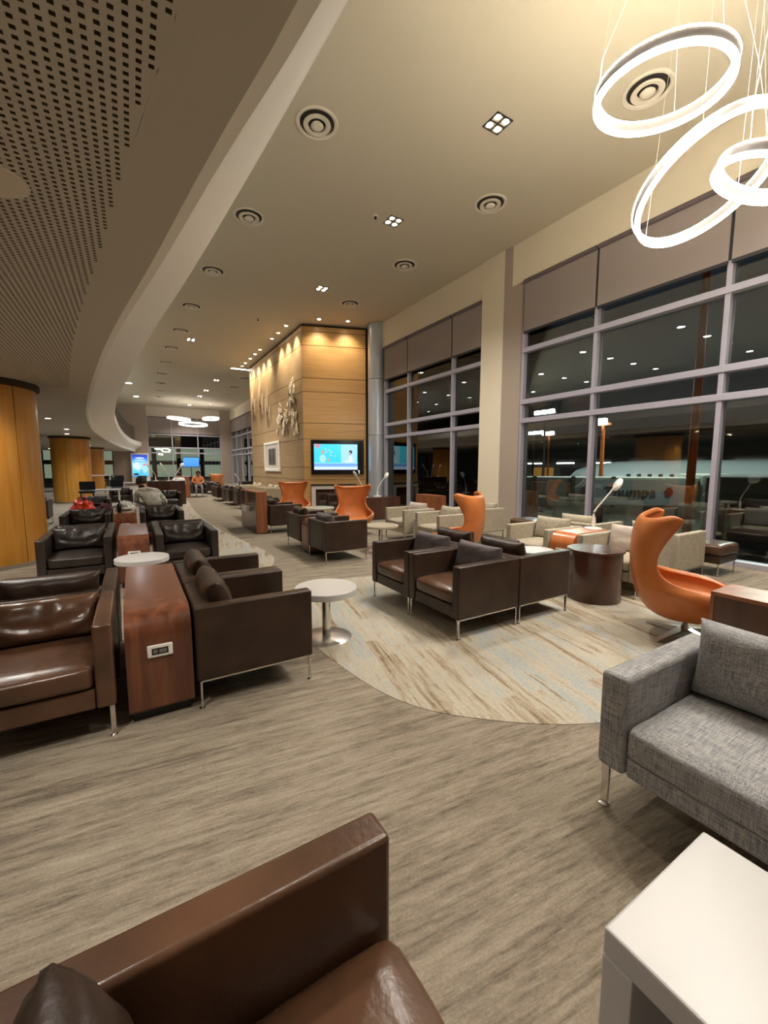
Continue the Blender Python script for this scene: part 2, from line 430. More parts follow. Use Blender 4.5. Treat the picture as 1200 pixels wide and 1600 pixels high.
# mezzanine: curved edges
XL = [(-6, .75), (0, .62), (1.15, .5), (1.9, .38), (3, .22), (4.45, -.01), (6.2, -.24), (9.1, -.55), (12.5, -.83), (18, -1.03), (25.6, -.82), (32, -.42), (BY, .3)]
XU = [(-6, 1.0), (0, .87), (1.5, .77), (2.5, .69), (4.1, .54), (6.5, .28), (9.4, .03), (13, -.25), (17.4, -.42), (21, -.45), (26.6, -.37), (32.6, -.08), (36, .25), (BY, .74)]
def curve_at(tab, y):
    for i in range(len(tab) - 1):
        if y <= tab[i + 1][0] or i == len(tab) - 2:
            p0 = tab[max(i - 1, 0)]; p1 = tab[i]; p2 = tab[i + 1]; p3 = tab[min(i + 2, len(tab) - 1)]
            t = (y - p1[0]) / (p2[0] - p1[0]); h = p2[0] - p1[0]
            m1 = (p2[1] - p0[1]) / max(p2[0] - p0[0], 1e-6) * h; m2 = (p3[1] - p1[1]) / max(p3[0] - p1[0], 1e-6) * h
            return (2 * t ** 3 - 3 * t * t + 1) * p1[1] + (t ** 3 - 2 * t * t + t) * m1 + (-2 * t ** 3 + 3 * t * t) * p2[1] + (t ** 3 - t * t) * m2
SZ = 2.68
ys = [-6 + i * .35 for i in range(int((BY + 6) / .35) + 1)] + [BY]
def loft(name, mat, prof):
    bm = bmesh.new(); rows = []
    for y in ys:
        rows.append([bm.verts.new((x, y, z)) for x, z in prof(y)])
    for a, b in zip(rows, rows[1:]):
        for k in range(len(a) - 1):
            bm.faces.new((a[k], a[k + 1], b[k + 1], b[k]))
    return tag(link(name, finish(bm, name, mat, True, 28)), kind='structure')
def fascia(y):
    a = curve_at(XL, y); b = curve_at(XU, y); d = b - a
    pts = [(a - .05, SZ), (a, SZ), (a + .008, SZ + .14), (a + .05 * d, SZ + .15)]
    for t in (.15, .3, .45, .6, .75, .88):
        pts.append((a + d * t, SZ + .15 + .30 * t ** 1.3))
    pts += [(b - .012, SZ + .45), (b, SZ + .46), (b, SZ + .75), (b - .25, SZ + .75)]
    return pts
loft('trim_1', 'white_trim', fascia)
PERF_OFF = .295            # plain border between fascia and perforated field
def soff(y):
    return [(curve_at(XL, y) - .06, SZ), (curve_at(XL, y) - PERF_OFF, SZ), (-14, SZ + .0)]
# soffit: plain border strip, perforated field near the camera, plain beyond
PITCH = .034; PY0, PY1 = .35, 8.35
def border(y):
    return [(curve_at(XL, y) - .05, SZ), (curve_at(XL, y) - PERF_OFF, SZ)]
soffit = loft('ceiling_soffit', 'soffit_paint', border)
def perforated():
    """square holes sunk into the board, cell by cell"""
    verts = []; faces = []; mats = []
    hh = PITCH * .23; dep = .012
    ny = int((PY1 - PY0) / PITCH)
    for j in range(ny):
        y0 = PY0 + j * PITCH; y1 = y0 + PITCH; yc = (y0 + y1) / 2
        xr = curve_at(XL, yc) - PERF_OFF
        # the field is only as wide as the view needs; the board goes on plain behind the columns
        xl = -.42 - .155 * yc
        nx = int((xr - xl) / PITCH)
        xe = math.floor(xr / PITCH) * PITCH; b = len(verts)
        verts += [(xe, y0, SZ), (curve_at(XL, y0) - PERF_OFF, y0, SZ), (curve_at(XL, y1) - PERF_OFF, y1, SZ), (xe, y1, SZ)]; faces.append((b, b + 1, b + 2, b + 3)); mats.append(0)
        for i in range(nx):
            x1 = math.floor((xr) / PITCH) * PITCH - i * PITCH; x0 = x1 - PITCH; xc = (x0 + x1) / 2
            b = len(verts)
            verts += [(x0, y0, SZ), (x1, y0, SZ), (x1, y1, SZ), (x0, y1, SZ),
                      (xc - hh, yc - hh, SZ), (xc + hh, yc - hh, SZ), (xc + hh, yc + hh, SZ), (xc - hh, yc + hh, SZ),
                      (xc - hh, yc - hh, SZ + dep), (xc + hh, yc - hh, SZ + dep), (xc + hh, yc + hh, SZ + dep), (xc - hh, yc + hh, SZ + dep)]
            for k in range(4):
                k2 = (k + 1) % 4
                faces.append((b + k, b + k2, b + 4 + k2, b + 4 + k)); mats.append(0)
                faces.append((b + 4 + k, b + 4 + k2, b + 8 + k2, b + 8 + k)); mats.append(1)
            faces.append((b + 8, b + 9, b + 10, b + 11)); mats.append(1)
    me = bpy.data.meshes.new('perforated_board'); me.from_pydata(verts, [], faces)
    me.materials.append(MAT['soffit_paint']); me.materials.append(MAT['hole_dark'])
    me.polygons.foreach_set('material_index', mats); me.update()
    o = link('perforated_board', me, soffit); o['kind'] = 'stuff'
perforated()
# plain board above everything else under the mezzanine (2 cm higher, hidden behind the perforated field)
def plain(y):
    return [(curve_at(XL, y) - PERF_OFF, SZ + (.016 if PY0 - .4 < y < PY1 else 0)), (-14, SZ + (.016 if PY0 - .4 < y < PY1 else 0))]
loft('ceiling_soffit_board', 'soffit_paint', plain)
loft('floor_mezzanine', 'white_trim', lambda y: [(curve_at(XU, y) - .2, SZ + .75), (-14, SZ + .75)])
lathe('access_disc', 'diffuser_white', [(0, -.004), (.13, -.004), (.14, .0), (.14, .01)], 32, soffit, (-.46, 2.52, SZ))

# right wall: header, pillar, window sections
tag(boxes('wall_right', 'cream_paint', [(WX - .05, -6, 5.46, WX + .25, BY, CEIL)]), kind='structure')
pill = prism('wall_pillar', 'cream_paint', [(WX - .09, 7.1), (WX - .09, 7.8), (WX + .3, 7.8), (WX + .3, 7.1)], 'z', 0, CEIL); tag(pill, kind='structure')
pill2 = prism('wall_pillar_side', 'taupe_tone', [(WX - .088, 7.098), (WX + .3, 7.098), (WX + .3, 6.6), (WX + .0, 6.63)], 'z', 0, CEIL); tag(pill2, kind='structure')  # side face given a darker taupe than the front
tag(boxes('wall_right_far', 'taupe_tone', [(7.62, 12.5, 0, WX + .25, 22.6, CEIL)]), kind='structure')
ZT = [(2.43, 2.53), (2.84, 2.94), (3.95, 4.05)]
def window_x(n, y0, y1, mull, labelled):
    """glazed wall section in the plane x = WX"""
    w = tag(empty('window_%d' % n, (0, 0, 0)), kind='structure')
    edges = sorted([y0, y1] + mull)
    for y in edges:
        box('mullion', 'window_metal', WX - .03, y - .035, 0, WX + .16, y + .035, 5.46, .004, w)
    for a, b in ZT:
        box('transom', 'window_metal', WX - .05, y0, a, WX + .14, y1, b, .004, w)
    box('sill', 'window_metal', WX - .04, y0, 0, WX + .16, y1, .075, .004, w)
    for a, b in zip(edges, edges[1:]):
        zz = [0.075] + [v for t in ZT for v in t] + [5.46]
        for k in range(0, len(zz), 2):
            if zz[k + 1] - zz[k] > .03:
                box('pane', 'window_glass', WX + .07, a + .035, zz[k], WX + .078, b - .035, zz[k + 1], 0, w)
    return edges
E1 = window_x(1, -5.3, 6.56, [4.87, 2.85, .83, -1.2, -3.2], True)
E2 = window_x(2, 7.82, 12.45, [8.94, 11.05], True)
E3 = window_x(3, 22.6, 38.4, [25.2, 27.8, 30.4, 32.4, 34.4, 36.4], False)
def blind_x(a, b, label):
    t = empty('roller_blind', (WX - .045, (a + b) / 2, 4.40), 0, label, 'blind', 'grey roller blinds on the windows')
    h = (b - a) / 2 - .022
    box('cloth', 'blind_cloth', -.012, -h, 0, -.004, h, 1.0, 0, t)
    tube('tube', 'blind_tube', [(-.03, -h, 1.03), (-.03, h, 1.03)], .042, 12, t)
    box('bottom_bar', 'window_shadow', -.012, -h, -.05, .008, h, .0, .003, t)  # bar coloured dark to stand in for the shadow under the cloth
    for q in (-h - .018, h + .002): box('side_channel', 'window_shadow', -.006, q, 0, .012, q + .016, 1.02, 0, t)
for (a, b), l in zip(zip(E1, E1[1:]), [None, None, None, 'grey roller blind half lowered at the right edge above the ring pendants', 'wide grey roller blind behind the largest ring pendant', 'narrow grey roller blind beside the cream pillar']):
    if l: blind_x(a, b, l)
for (a, b), l in zip(zip(E2, E2[1:]), ['grey roller blind left of the cream pillar', 'middle grey roller blind between pillar and metal column', 'grey roller blind beside the metal column']):
    blind_x(a, b, l)
for (a, b), l in zip(zip(E3, E3[1:]), ['%s roller blind of the far side windows behind the timber tower' % s for s in ('nearest', 'second', 'third', 'fourth', 'fifth', 'sixth', 'last')]):
    blind_x(a, b, l)

# back wall with its window
tag(boxes('wall_back', 'wall_paint', [(1.18, BY, 5.5, 6.72, BY + .3, CEIL), (-14, BY, SZ + .7, -1.2, BY + .3, CEIL)]), kind='structure')
tag(boxes('wall_back_pier', 'taupe_tone', [(-1.2, BY - .05, 0, 1.18, BY + .3, CEIL), (6.72, BY - .25, 0, 7.6, BY + .3, CEIL)]), kind='structure')
wb = tag(empty('window_4', (0, 0, 0)), kind='structure')
for x in (1.2, 2.95, 4.9, 6.7): box('mullion', 'window_metal', x - .04, BY + .0, 0, x + .04, BY + .12, 5.5, 0, wb)
for a in (4.1, 3.05, 2.62): box('transom', 'window_metal', 1.2, BY + .0, a - .05, 6.7, BY + .1, a + .05, 0, wb)
for x0, x1 in ((1.24, 2.91), (2.99, 4.86), (4.94, 6.66)):
    for z0, z1 in ((0, 2.57), (2.67, 3.0), (3.1, 4.05), (4.15, 5.5)):
        box('pane', 'window_glass', x0, BY + .06, z0, x1, BY + .066, z1, 0, wb)
for x0, x1, s in ((1.24, 2.91, 'left'), (2.99, 4.86, 'middle'), (4.94, 6.66, 'right')):
    t = empty('roller_blind', ((x0 + x1) / 2, BY - .03, 4.22), 0, '%s grey roller blind of the far end window' % s, 'blind', 'grey roller blinds on the windows')
    h = (x1 - x0) / 2
    box('cloth', 'blind_cloth', -h, -.004, 0, h, .004, 1.26, 0, t); box('bottom_bar', 'blind_tube', -h, -.01, -.03, h, .01, 0, 0, t)
    tube('tube', 'blind_tube', [(-h, 0, 1.26), (h, 0, 1.26)], .04, 8, t)
wl = tag(empty('window_5', (0, 0, 0)), kind='structure')
for x in (-13.9, -11, -8, -5, -3.2, -1.25): box('mullion', 'dark_metal', x - .04, BY, 0, x + .04, BY + .12, SZ + .7, 0, wl)
for x0, x1 in ((-13.9, -11), (-11, -8), (-8, -5), (-5, -3.2), (-3.2, -1.25)):
    box('pane', 'window_glass', x0 + .04, BY + .06, 0, x1 - .04, BY + .066, SZ + .7, 0, wl)

# timber tower
TA = Vector((5.18, 14.05)); TB = Vector((7.27, 13.34)); TY1 = 21.4
tower = prism('wall_tower', 'seam', [(TA.x + .03, TA.y + .03), (TB.x, TB.y + .03), (7.6, 13.4), (7.6, TY1), (TA.x + .03, TY1)], 'z', 0, CEIL - .02); tag(tower, kind='structure')
JZ = [0, 1.0, 1.45, 2.43, 2.98, 4.05, 4.51, 5.6, 6.06, CEIL - .08]
fd = (TB - TA).normalized(); fn = Vector((fd.y, -fd.x))
fl = (TB - TA).length; fang = math.atan2(fd.y, fd.x)
for k in range(len(JZ) - 1):
    z0, z1 = JZ[k] + .008, JZ[k + 1] - .008
    bm = bmesh.new(); bm_box(bm, 0, 0, z0, fl, .05, z1, .003)
    o = link('panel', finish(bm, 'panel', 'wood_gold', True), tower, (TA.x, TA.y, 0), (0, 0, fang))
    cuts = {4: [(14.06, 17.2), (17.2, TY1)]}.get(k, [(14.06, TY1)] if k > 2 else [(14.06, 16.6), (16.6, 19.2), (19.2, TY1)])
    if k == 3: cuts = [(14.06, 15.6), (15.6, 17.4), (17.4, 19.0), (19.0, TY1)]
    for ya, yb in cuts:
        bm = bmesh.new(); bm_box(bm, TA.x, ya + .004, z0, TA.x + .04, yb - .004, z1, .003)
        link('panel', finish(bm, 'panel', 'wood_grey' if k < 7 else 'wood_grey', True), tower)

# round metal column beside the tower
mc = empty('metal_column', (7.44, 12.86, 0), 0, 'round brushed metal column between timber tower and windows', 'column')
for z0, z1 in ((0, 2.55), (2.56, 4.45), (4.46, CEIL - .01)):
    lathe('sleeve', 'column_metal', [(.285, z0), (.30, z0 + .004), (.30, z1 - .004), (.285, z1)], 40, mc)

# timber-clad columns under the mezzanine
def wood_column(x, y, r, label):
    t = empty('timber_column', (x, y, 0), 0, label, 'column', 'timber clad columns under the mezzanine')
    lathe('core', 'seam', [(r - .03, 0), (r - .03, SZ - .05)], 32, t)
    n = 6
    for k in range(n):
        bm = bmesh.new(); m = 10; g = .006 / r
        a0 = 2 * math.pi * k / n + g + .35; a1 = 2 * math.pi * (k + 1) / n - g + .35
        ro = []
        for j in range(m + 1):
            a = a0 + (a1 - a0) * j / m
            ro.append([bm.verts.new((q * math.cos(a), q * math.sin(a), z)) for q, z in ((r - .02, .06), (r, .06), (r, SZ - .09), (r - .02, SZ - .09))])
        for p, q in zip(ro, ro[1:]):
            for e in range(3): bm.faces.new((p[e], p[e + 1], q[e + 1], q[e]))
        for p in (ro[0], ro[-1]): bm.faces.new(p)
        link('panel', finish(bm, 'panel', 'wood_column', True, 30), t)
    lathe('collar', 'seam', [(r - .03, SZ - .09), (r + .05, SZ - .07), (r + .05, SZ + .01)], 32, t)
    lathe('plinth', 'brushed_steel', [(r - .03, .06), (r - .01, .06), (r - .01, 0)], 32, t)
wood_column(-1.97, 8.35, .76, 'broad golden timber column at the left edge')
wood_column(-2.13, 21.4, .66, 'middle golden timber column with a diagonal light streak')
wood_column(-2.17, 32.4, .66, 'farthest golden timber column beyond the seats')
wood_column(-3.3, -3.2, .76, 'golden timber column behind the camera')

# ------------------------------------------------------------------ lamps in the ceilings
def spot(parent, loc, power, col, ang=110, blend=.6, size=.12, target=None):
    l = bpy.data.lights.new('lamp_light', 'SPOT'); l.energy = power; l.color = col[:3]
    l.spot_size = R(ang); l.spot_blend = blend; l.shadow_soft_size = size
    o = link('lamp_light', l, parent, loc)
    if target is not None:
        d = Vector(target) - Vector(loc); o.rotation_euler = d.to_track_quat('-Z', 'Y').to_euler()
    return o
ORD = ['nearest', 'second', 'third', 'fourth', 'fifth', 'sixth', 'seventh', 'eighth', 'ninth', 'tenth', 'eleventh', 'twelfth']
def quad_light(x, y, label, power, bulb='bulb_glow', col=NEUT):
    t = empty('quad_downlight', (x, y, CEIL), 0, label, 'downlight', 'four lamp downlights in the high ceiling')
    s = .15
    boxes('frame', 'dark_metal', [(-s, -s, -.012, s, -s + .02, .0), (-s, s - .02, -.012, s, s, .0), (-s, -s, -.012, -s + .02, s, 0), (s - .02, -s, -.012, s, s, 0),
                                       (-.01, -s, -.012, .01, s, 0), (-s, -.01, -.012, s, .01, 0)], 0, t)
    for i in (-1, 1):
        for j in (-1, 1):
            lathe('lamp', bulb, [(0, -.010), (.03, -.009), (.042, -.002)], 16, t, (i * .078, j * .078, 0))
    spot(t, (0, 0, -.08), power, col, 125, .8, .14)
for i, (y) in enumerate((1.3, 4.71, 7.48, 11.14)):
    quad_light(4.72 if y > 2 else 5.6, y, ['four lamp downlight above the ring pendants', 'brightest four lamp downlight, nearest in view', 'second four lamp downlight along the ceiling', 'four lamp downlight before the timber tower'][i], P_QUAD)
quad_light(4.7, -1.0, 'four lamp downlight behind the camera over the windows side', P_QUAD * .8)
quad_light(1.9, 1.0, 'four lamp downlight over the near grey sofa', P_QUAD * .3)
for i, (x, y) in enumerate(((4.32, 25.44), (4.3, 29.1), (4.25, 31.66), (4.13, 36.57))):
    quad_light(x, y, '%s of the four lamp downlights beyond the tower' % ORD[i], P_QUAD * 1.8)
quad_light(2.2, 18.0, 'four lamp downlight over the far aisle', P_QUAD * 2.0)
def round_light(name, x, y, z, r, label, group, bulb, power, col, ang, target=None, soft=.1):
    t = empty(name, (x, y, z), 0, label, 'downlight', group)
    lathe('trim_ring', 'diffuser_white', [(r, 0), (r + .02, 0), (r + .02, -.012), (r, -.012), (r, 0)], 20, t)
    lathe('lamp', bulb, [(0, -.006), (r, -.004), (r, .0)], 20, t)
    if power: spot(t, (0, 0, -.06), power, col, ang, 1.0, soft, target)
for i, y in enumerate((3.9, 7.6, 11.3, 15.0, 18.7, 22.5, 26.2, 29.9)):
    for j, x in enumerate((-1.4, -3.4, -5.3, -7.3)):
        round_light('gallery_downlight', x, y, CEIL, .12, '%s cool downlight of the %s row over the mezzanine' % (ORD[i], ORD[j]), 'cool downlights over the mezzanine', 'bulb_cool', 70 if j in (0, 2) else 0, COOL, 120)
for i, (x, y) in enumerate(((.0, 25.42), (.1, 28.9), (.5, 33.97))):
    round_light('cool_downlight', x, y, CEIL, .16, '%s cool white ceiling spot above the mezzanine rail' % ORD[i], 'cool white ceiling spots', 'bulb_cool', 150, COOL, 120)
for i, y in enumerate((14.56, 15.46, 16.27, 18.0, 18.81, 19.68, 20.63, 21.3)):
    round_light('wall_washer', 4.82, y, CEIL, .055, '%s small ceiling spot along the timber tower' % ORD[i], 'small spots along the tower', 'bulb_glow', P_TOWER, WARM, 84, (.36, 0, -1.7), .06)
for i, (x, y) in enumerate(((5.55, 13.38), (6.45, 13.06))):
    round_light('wall_washer', x, y, CEIL, .055, '%s small ceiling spot above the television' % ('left', 'right')[i], 'small spots along the tower', 'bulb_glow', P_TOWER * .55, WARM, 104, (.15, .5, -1.8), .06)
boxes_t = empty('cove_light', (4.75, 22.0, CEIL), 0, 'short glowing light slot at the far tower corner', 'light slot')
box('slot', 'bulb_glow', -.3, -.06, -.012, .6, .06, -.002, 0, boxes_t); box('slot_frame', 'diffuser_white', -.33, -.09, -.008, .63, .09, 0, 0, boxes_t)
# soffit downlights: unseen fittings added to light the near floor and seats
k = 0
for x, y in ((-.75, 1.5), (-1.05, 4.4)):
    round_light('soffit_downlight', x, y, SZ, .06, ['added downlight above the shiny brown armchair', 'added downlight before the broad timber column'][y > 3], 'added downlights under the mezzanine', 'bulb_glow', P_SOFF * .85, NEUT, 120, None, .06)
for y in (-3.5, -1.0, 4.6, 7.0, 10.2, 13.5, 17.0, 19.4, 25.0, 29.0, 35.0):
    for x in ((-1.7, -4.4) if y < 8 else (-2.0 if y in (19.4, 29.0) else -1.75, -4.6)):
        k += 1
        side = 'inner' if x < -3 else 'outer'
        round_light('soffit_downlight', x, y, SZ, .06, '%s added downlight of the %s row under the mezzanine' % (ORD[min((k - 1) // 2, 11)], side), 'added downlights under the mezzanine', 'bulb_cool' if y > 9 else 'bulb_glow', (P_SOFF * .45 if y < 0 else P_SOFF), NEUT if y < 9 else COOL, 130, None, .1)

# ceiling air diffusers
def diffuser_proto():
    t = empty('air_diffuser', (0, 0, 0), 0, 'x', 'air vent', 'round ceiling air diffusers')
    lathe('flange', 'diffuser_white', [(.30, .0), (.30, -.012), (.285, -.022), (.25, -.014), (.24, .0)], 36, t)
    lathe('shadow_disc', 'diffuser_dark', [(.24, -.001), (0, -.001)], 36, t)  # flat dark disc stands in for the shaded recess
    lathe('outer_cone', 'diffuser_white', [(.125, -.035), (.185, -.045), (.195, -.035), (.19, -.02), (.12, -.004)], 36, t)
    lathe('inner_shade_disc', 'diffuser_dark', [(.118, -.006), (.0, -.006)], 36, t)  # another flat disc, its dark colour imitating shade inside the opening
    lathe('centre_disc', 'diffuser_white', [(0, -.075), (.05, -.07), (.085, -.05), (.09, -.04), (.06, -.01)], 28, t)
    return t
dp = diffuser_proto(); used = False
def diffuser(x, y, label):
    global used
    t = dp if not used else copy_tree(dp)
    used = True; t.location = (x, y, CEIL); t['label'] = label
for i, (x, y) in enumerate(((2.52, 6.03), (2.22, 8.79), (1.99, 11.56), (1.81, 14.32), (1.75, 17.0), (1.65, 19.6), (1.6, 22.4), (1.6, 25.2), (1.7, 28.0), (1.8, 30.8), (1.9, 33.4))):
    diffuser(x, y, '%s round air diffuser in the row beside the mezzanine edge' % ORD[i])
for i, (x, y) in enumerate(((5.99, 3.33), (5.96, 6.08), (5.91, 8.86), (5.84, 11.67))):
    diffuser(x, y, ['round air diffuser seen through the upper ring pendant'] [0] if i == 0 else '%s round air diffuser in the row along the windows' % ORD[i - 1])
for i, (x, y) in enumerate(((5.6, 24.2), (5.6, 27.0), (5.6, 29.8))):
    diffuser(x, y, '%s small round air diffuser beyond the tower' % ORD[i])
for x, y, l in ((4.32, 7.5, 'small white ceiling sensor beside the second four lamp downlight'), (3.82, 14.39, 'small ceiling sensor left of the timber tower')):
    t = empty('smoke_detector', (x, y, CEIL), 0, l, 'detector'); lathe('base', 'diffuser_white', [(.06, 0), (.06, -.02), (.03, -.025), (0, -.025)], 16, t); lathe('sensor', 'diffuser_dark', [(.03, -.025), (.025, -.06), (0, -.06)], 12, t)

# ring pendants
def ring_pendant(c, Rr, a, b, label, w=.042, h=.095, group='glowing ring pendants over the window seats', glow='ring_glow'):
    """c centre, a tilt, b tilt heading; hangs on three wires and a feed cable from the ceiling"""
    n = Vector((math.sin(a) * math.cos(b), math.sin(a) * math.sin(b), math.cos(a)))
    q = n.to_track_quat('Z', 'Y'); t = empty('ring_pendant', c, 0, label, 'pendant lamp', group)
    rot = q.to_euler()
    def ringp(name, mat, prof):
        bm = bmesh.new(); N = 72; rows = []
        for k in range(N):
            th = 2 * math.pi * k / N
            rows.append([bm.verts.new(((Rr + r) * math.cos(th), (Rr + r) * math.sin(th), z)) for r, z in prof])
        for k in range(N):
            p, s = rows[k], rows[(k + 1) % N]
            for e in range(len(prof)):
                f = (e + 1) % len(prof)
                bm.faces.new((p[e], p[f], s[f], s[e]))
        return link(name, finish(bm, name, mat, True, 30), t, (0, 0, 0), rot)
    ringp('body', 'ring_body', [(-w * .42, -h * .25), (w * .42, -h * .25), (w * .42, h * .44), (-w * .42, h * .44)])
    ringp('lower_diffuser', glow, [(-w * .5, -h * .5), (w * .5, -h * .5), (w * .5, -h * .28), (-w * .5, -h * .28)])
    ringp('upper_diffuser', 'ring_uplight' if glow == 'ring_glow' else glow, [(-w * .5, h * .42), (w * .5, h * .42), (w * .5, h * .5), (-w * .5, h * .5)])
    m = q.to_matrix()
    for k in range(3):
        p = m @ Vector((Rr * math.cos(2.1 * k + .5), Rr * math.sin(2.1 * k + .5), h * .5))
        tube('wire', 'white_plastic', [p, (p.x * .6, p.y * .6, CEIL - c[2] - .03)], .0009, 5, t)
    p = m @ Vector((Rr * math.cos(2.6), Rr * math.sin(2.6), h * .5)); top = CEIL - c[2] - .03
    tube('feed_cable', 'white_plastic', [p, p + Vector((.05, .02, .25)), p * .6 + Vector((.09, -.02, top * .45)), (p.x * .3, p.y * .3, top * .8), (.05, 0, top)], .0028, 6, t)
    lathe('canopy', 'white_plastic', [(0, top - .02), (.07, top - .02), (.075, top + .0), (.075, top + .03)], 20, t)
ring_pendant((3.666, 1.933, 4.361), .45, -.093, 1.332, 'upper glowing ring pendant in front of the air diffuser')
ring_pendant((4.789, 2.072, 4.131), .60, .50, 1.49, 'largest tilted glowing ring pendant before the blinds')
ring_pendant((4.038, 1.375, 3.561), .30, .427, -1.104, 'small glowing ring pendant at the right edge')
FG = 'glowing ring pendants at the far end'
ring_pendant((3.1, 34.0, 4.95), .72, .08, 0, 'left ring pendant of the far cluster', .12, .10, FG, 'ring_glow_far')
ring_pendant((4.2, 35.4, 4.72), .95, .05, 1, 'lowest middle ring pendant of the far cluster', .12, .10, FG, 'ring_glow_far')
ring_pendant((5.45, 35.2, 5.2), .55, .1, 2, 'right small ring pendant of the far cluster', .12, .10, FG, 'ring_glow_far')

# ------------------------------------------------------------------ armchairs
AW, AD, AH = .725, .725, .63
def chair_proto(name, main, seat, pill, seed, legmat='chrome', crease=.0, ph=.33, tilt=-13):
    t = empty(name, (0, 0, 0), 0, 'x', 'armchair')
    x = AW / 2; y = AD / 2; th = .088; zb = .175
    for s in (-1, 1):
        bm = bmesh.new(); bm_box(bm, min(s * x, s * (x - th)), -y, zb, max(s * x, s * (x - th)), y, AH, .014, 3)
        link('armrest', finish(bm, 'armrest', main, True), t)
    bm = bmesh.new(); bm_box(bm, -x + th + .002, y - .10, zb, x - th - .002, y - .002, AH - .004, .014, 3)
    link('backrest', finish(bm, 'backrest', main, True), t)
    bm = bmesh.new(); bm_box(bm, -x + th + .002, -y + .012, zb, x - th - .002, y - .10, .285, .010, 2)
    link('seat_base', finish(bm, 'seat_base', main, True), t)
    link('seat_cushion', cushion_mesh('seat_cushion', seat, AW - 2 * th - .012, AD - .13, .125, .028, .016, .004, seed), t, (0, -.058, .286))
    bc = pillow_mesh('back_cushion', pill, AW - 2 * th + .0, .165, ph, seed + 1, crease)
    link('back_cushion', bc, t, (0, y - .205 - (.33 - ph) * .15, .418), (R(tilt), 0, 0))
    for sx in (-1, 1):
        for sy in (-1, 1):
            bm = bmesh.new(); cx = sx * (x - .02); cy = sy * (y - .02)
            bm_box(bm, cx - .012, cy - .006, .008, cx + .012, cy + .006, zb, .002)
            bm_lathe(bm, [(0, 0), (.017, 0), (.017, .006), (.006, .010), (.006, .02)], 14, (cx, cy, 0))
            link('leg', finish(bm, 'leg', legmat, True), t)
    for sx in (-1, 1):
        bm = bmesh.new(); cx = sx * (x - .02); bm_box(bm, cx - .008, -y + .02, zb - .012, cx + .008, y - .02, zb, .002)
        link('side_rail', finish(bm, 'side_rail', legmat, True), t)
    return t
PROTO = {}
def chair(kind, cx, cy, face, label, group):
    spec = {'dark': ('armchair', 'leather_dark', 'leather_dark', 'leather_dark', 3, .003, .33, -13), 'dark_grey_pillow': ('armchair', 'leather_dark', 'leather_brown', 'pillow_grey', 8, .002, .31, -12),
            'brown': ('armchair', 'leather_brown', 'leather_brown', 'leather_brown', 21, .011, .26, -22), 'brown_tall': ('armchair', 'leather_brown', 'leather_brown', 'leather_dark', 23, .006, .31, -16), 'black': ('armchair', 'leather_black', 'leather_black', 'leather_black', 31, .009, .28, -16),
            'beige': ('armchair', 'fabric_beige', 'fabric_beige', 'fabric_beige', 41, 0, .32, -12), 'beige_rose': ('armchair', 'fabric_beige', 'fabric_beige', 'fabric_pale', 44, 0, .32, -12)}[kind]
    if kind not in PROTO:
        t = PROTO[kind] = chair_proto(*spec[:5], crease=spec[5], ph=spec[6], tilt=spec[7])
    else:
        t = copy_tree(PROTO[kind])
    t.location = (cx, cy, 0); t.rotation_euler = (0, 0, {'-Y': 0, '+X': R(90), '+Y': R(180), '-X': R(-90)}[face])
    t['label'] = label; t['group'] = group
    return t
GL = 'dark leather armchairs on the left'; GR = 'dark leather armchairs in the middle'; GB = 'beige fabric armchairs by the windows'; GF = 'dark armchairs in the far lounge'
chair('brown_tall', .09, .445, '+X', 'brown leather armchair directly below the camera, cropped at the bottom edge', 'armchairs around the camera')
chair('dark', .627, 2.945, '+X', 'dark brown armchair right of the wooden console, its side panel towards us', GL)
chair('dark', .627, 3.685, '+X', 'dark brown armchair just behind the one beside the console', GL)
chair('brown', -.505, 2.92, '-Y', 'shiny brown armchair at the left edge facing the camera, creased back cushion', GL)
chair('dark', -.505, 3.665, '+Y', 'dark armchair back to back with the shiny brown one', GL)
chair('black', -.62, 6.28, '-Y', 'black leather armchair beside the broad timber column', GL)
chair('black', .56, 6.12, '-Y', 'black leather armchair right of the small white round table', GL)
chair('black', -.62, 7.03, '+Y', 'black armchair back to back with the one by the column', GL)
chair('black', .56, 6.87, '+Y', 'black armchair back to back with the one right of the white table', GL)
chair('black', -.74, 9.1, '-Y', 'black armchair carrying the red bag', GL)
chair('black', .44, 9.1, '-Y', 'black armchair in front of the person in the pale hoodie', GL)
chair('black', -.74, 9.86, '+Y', 'black armchair behind the red bag', GL)
chair('black', .44, 9.86, '+Y', 'black armchair the person in the pale hoodie sits in', GL)
chair('black', -2.2, 10.2, '-Y', 'black armchair left of the red bag heaped with a dark coat', GL)
chair('black', .98, 15.3, '-Y', 'black armchair before the long dark desk with lamps', GF)
chair('dark_grey_pillow', 2.61, 2.905, '-X', 'front brown armchair of the centre pair with a grey cushion', GR)
chair('dark_grey_pillow', 2.61, 3.637, '-X', 'rear brown armchair of the centre pair with a grey cushion', GR)
chair('dark', 3.345, 2.905, '+X', 'brown armchair beside the wooden drum table, back to the front centre armchair', GR)
chair('dark', 3.345, 3.637, '+X', 'brown armchair back to back with the rear centre armchair', GR)
chair('dark_grey_pillow', 2.77, 6.07, '+X', 'black-brown armchair in front of the orange egg chair, corner towards us', GR)
chair('dark', 2.77, 7.16, '+X', 'dark armchair behind the corner one, nearest the aisle', GR)
chair('dark', 2.865, 9.3, '+X', 'dark armchair attached to the tall wooden divider', GR)
chair('beige', 4.98, 3.86, '-X', 'beige fabric armchair left of the waterfall console with the lamp', GB)
chair('beige_rose', 5.0, 2.74, '-X', 'beige fabric armchair right of the lamp console, rosy cushion', GB)
chair('beige_rose', 5.99, 2.78, '+X', 'beige armchair right of the big orange egg chair, facing the window', GB)
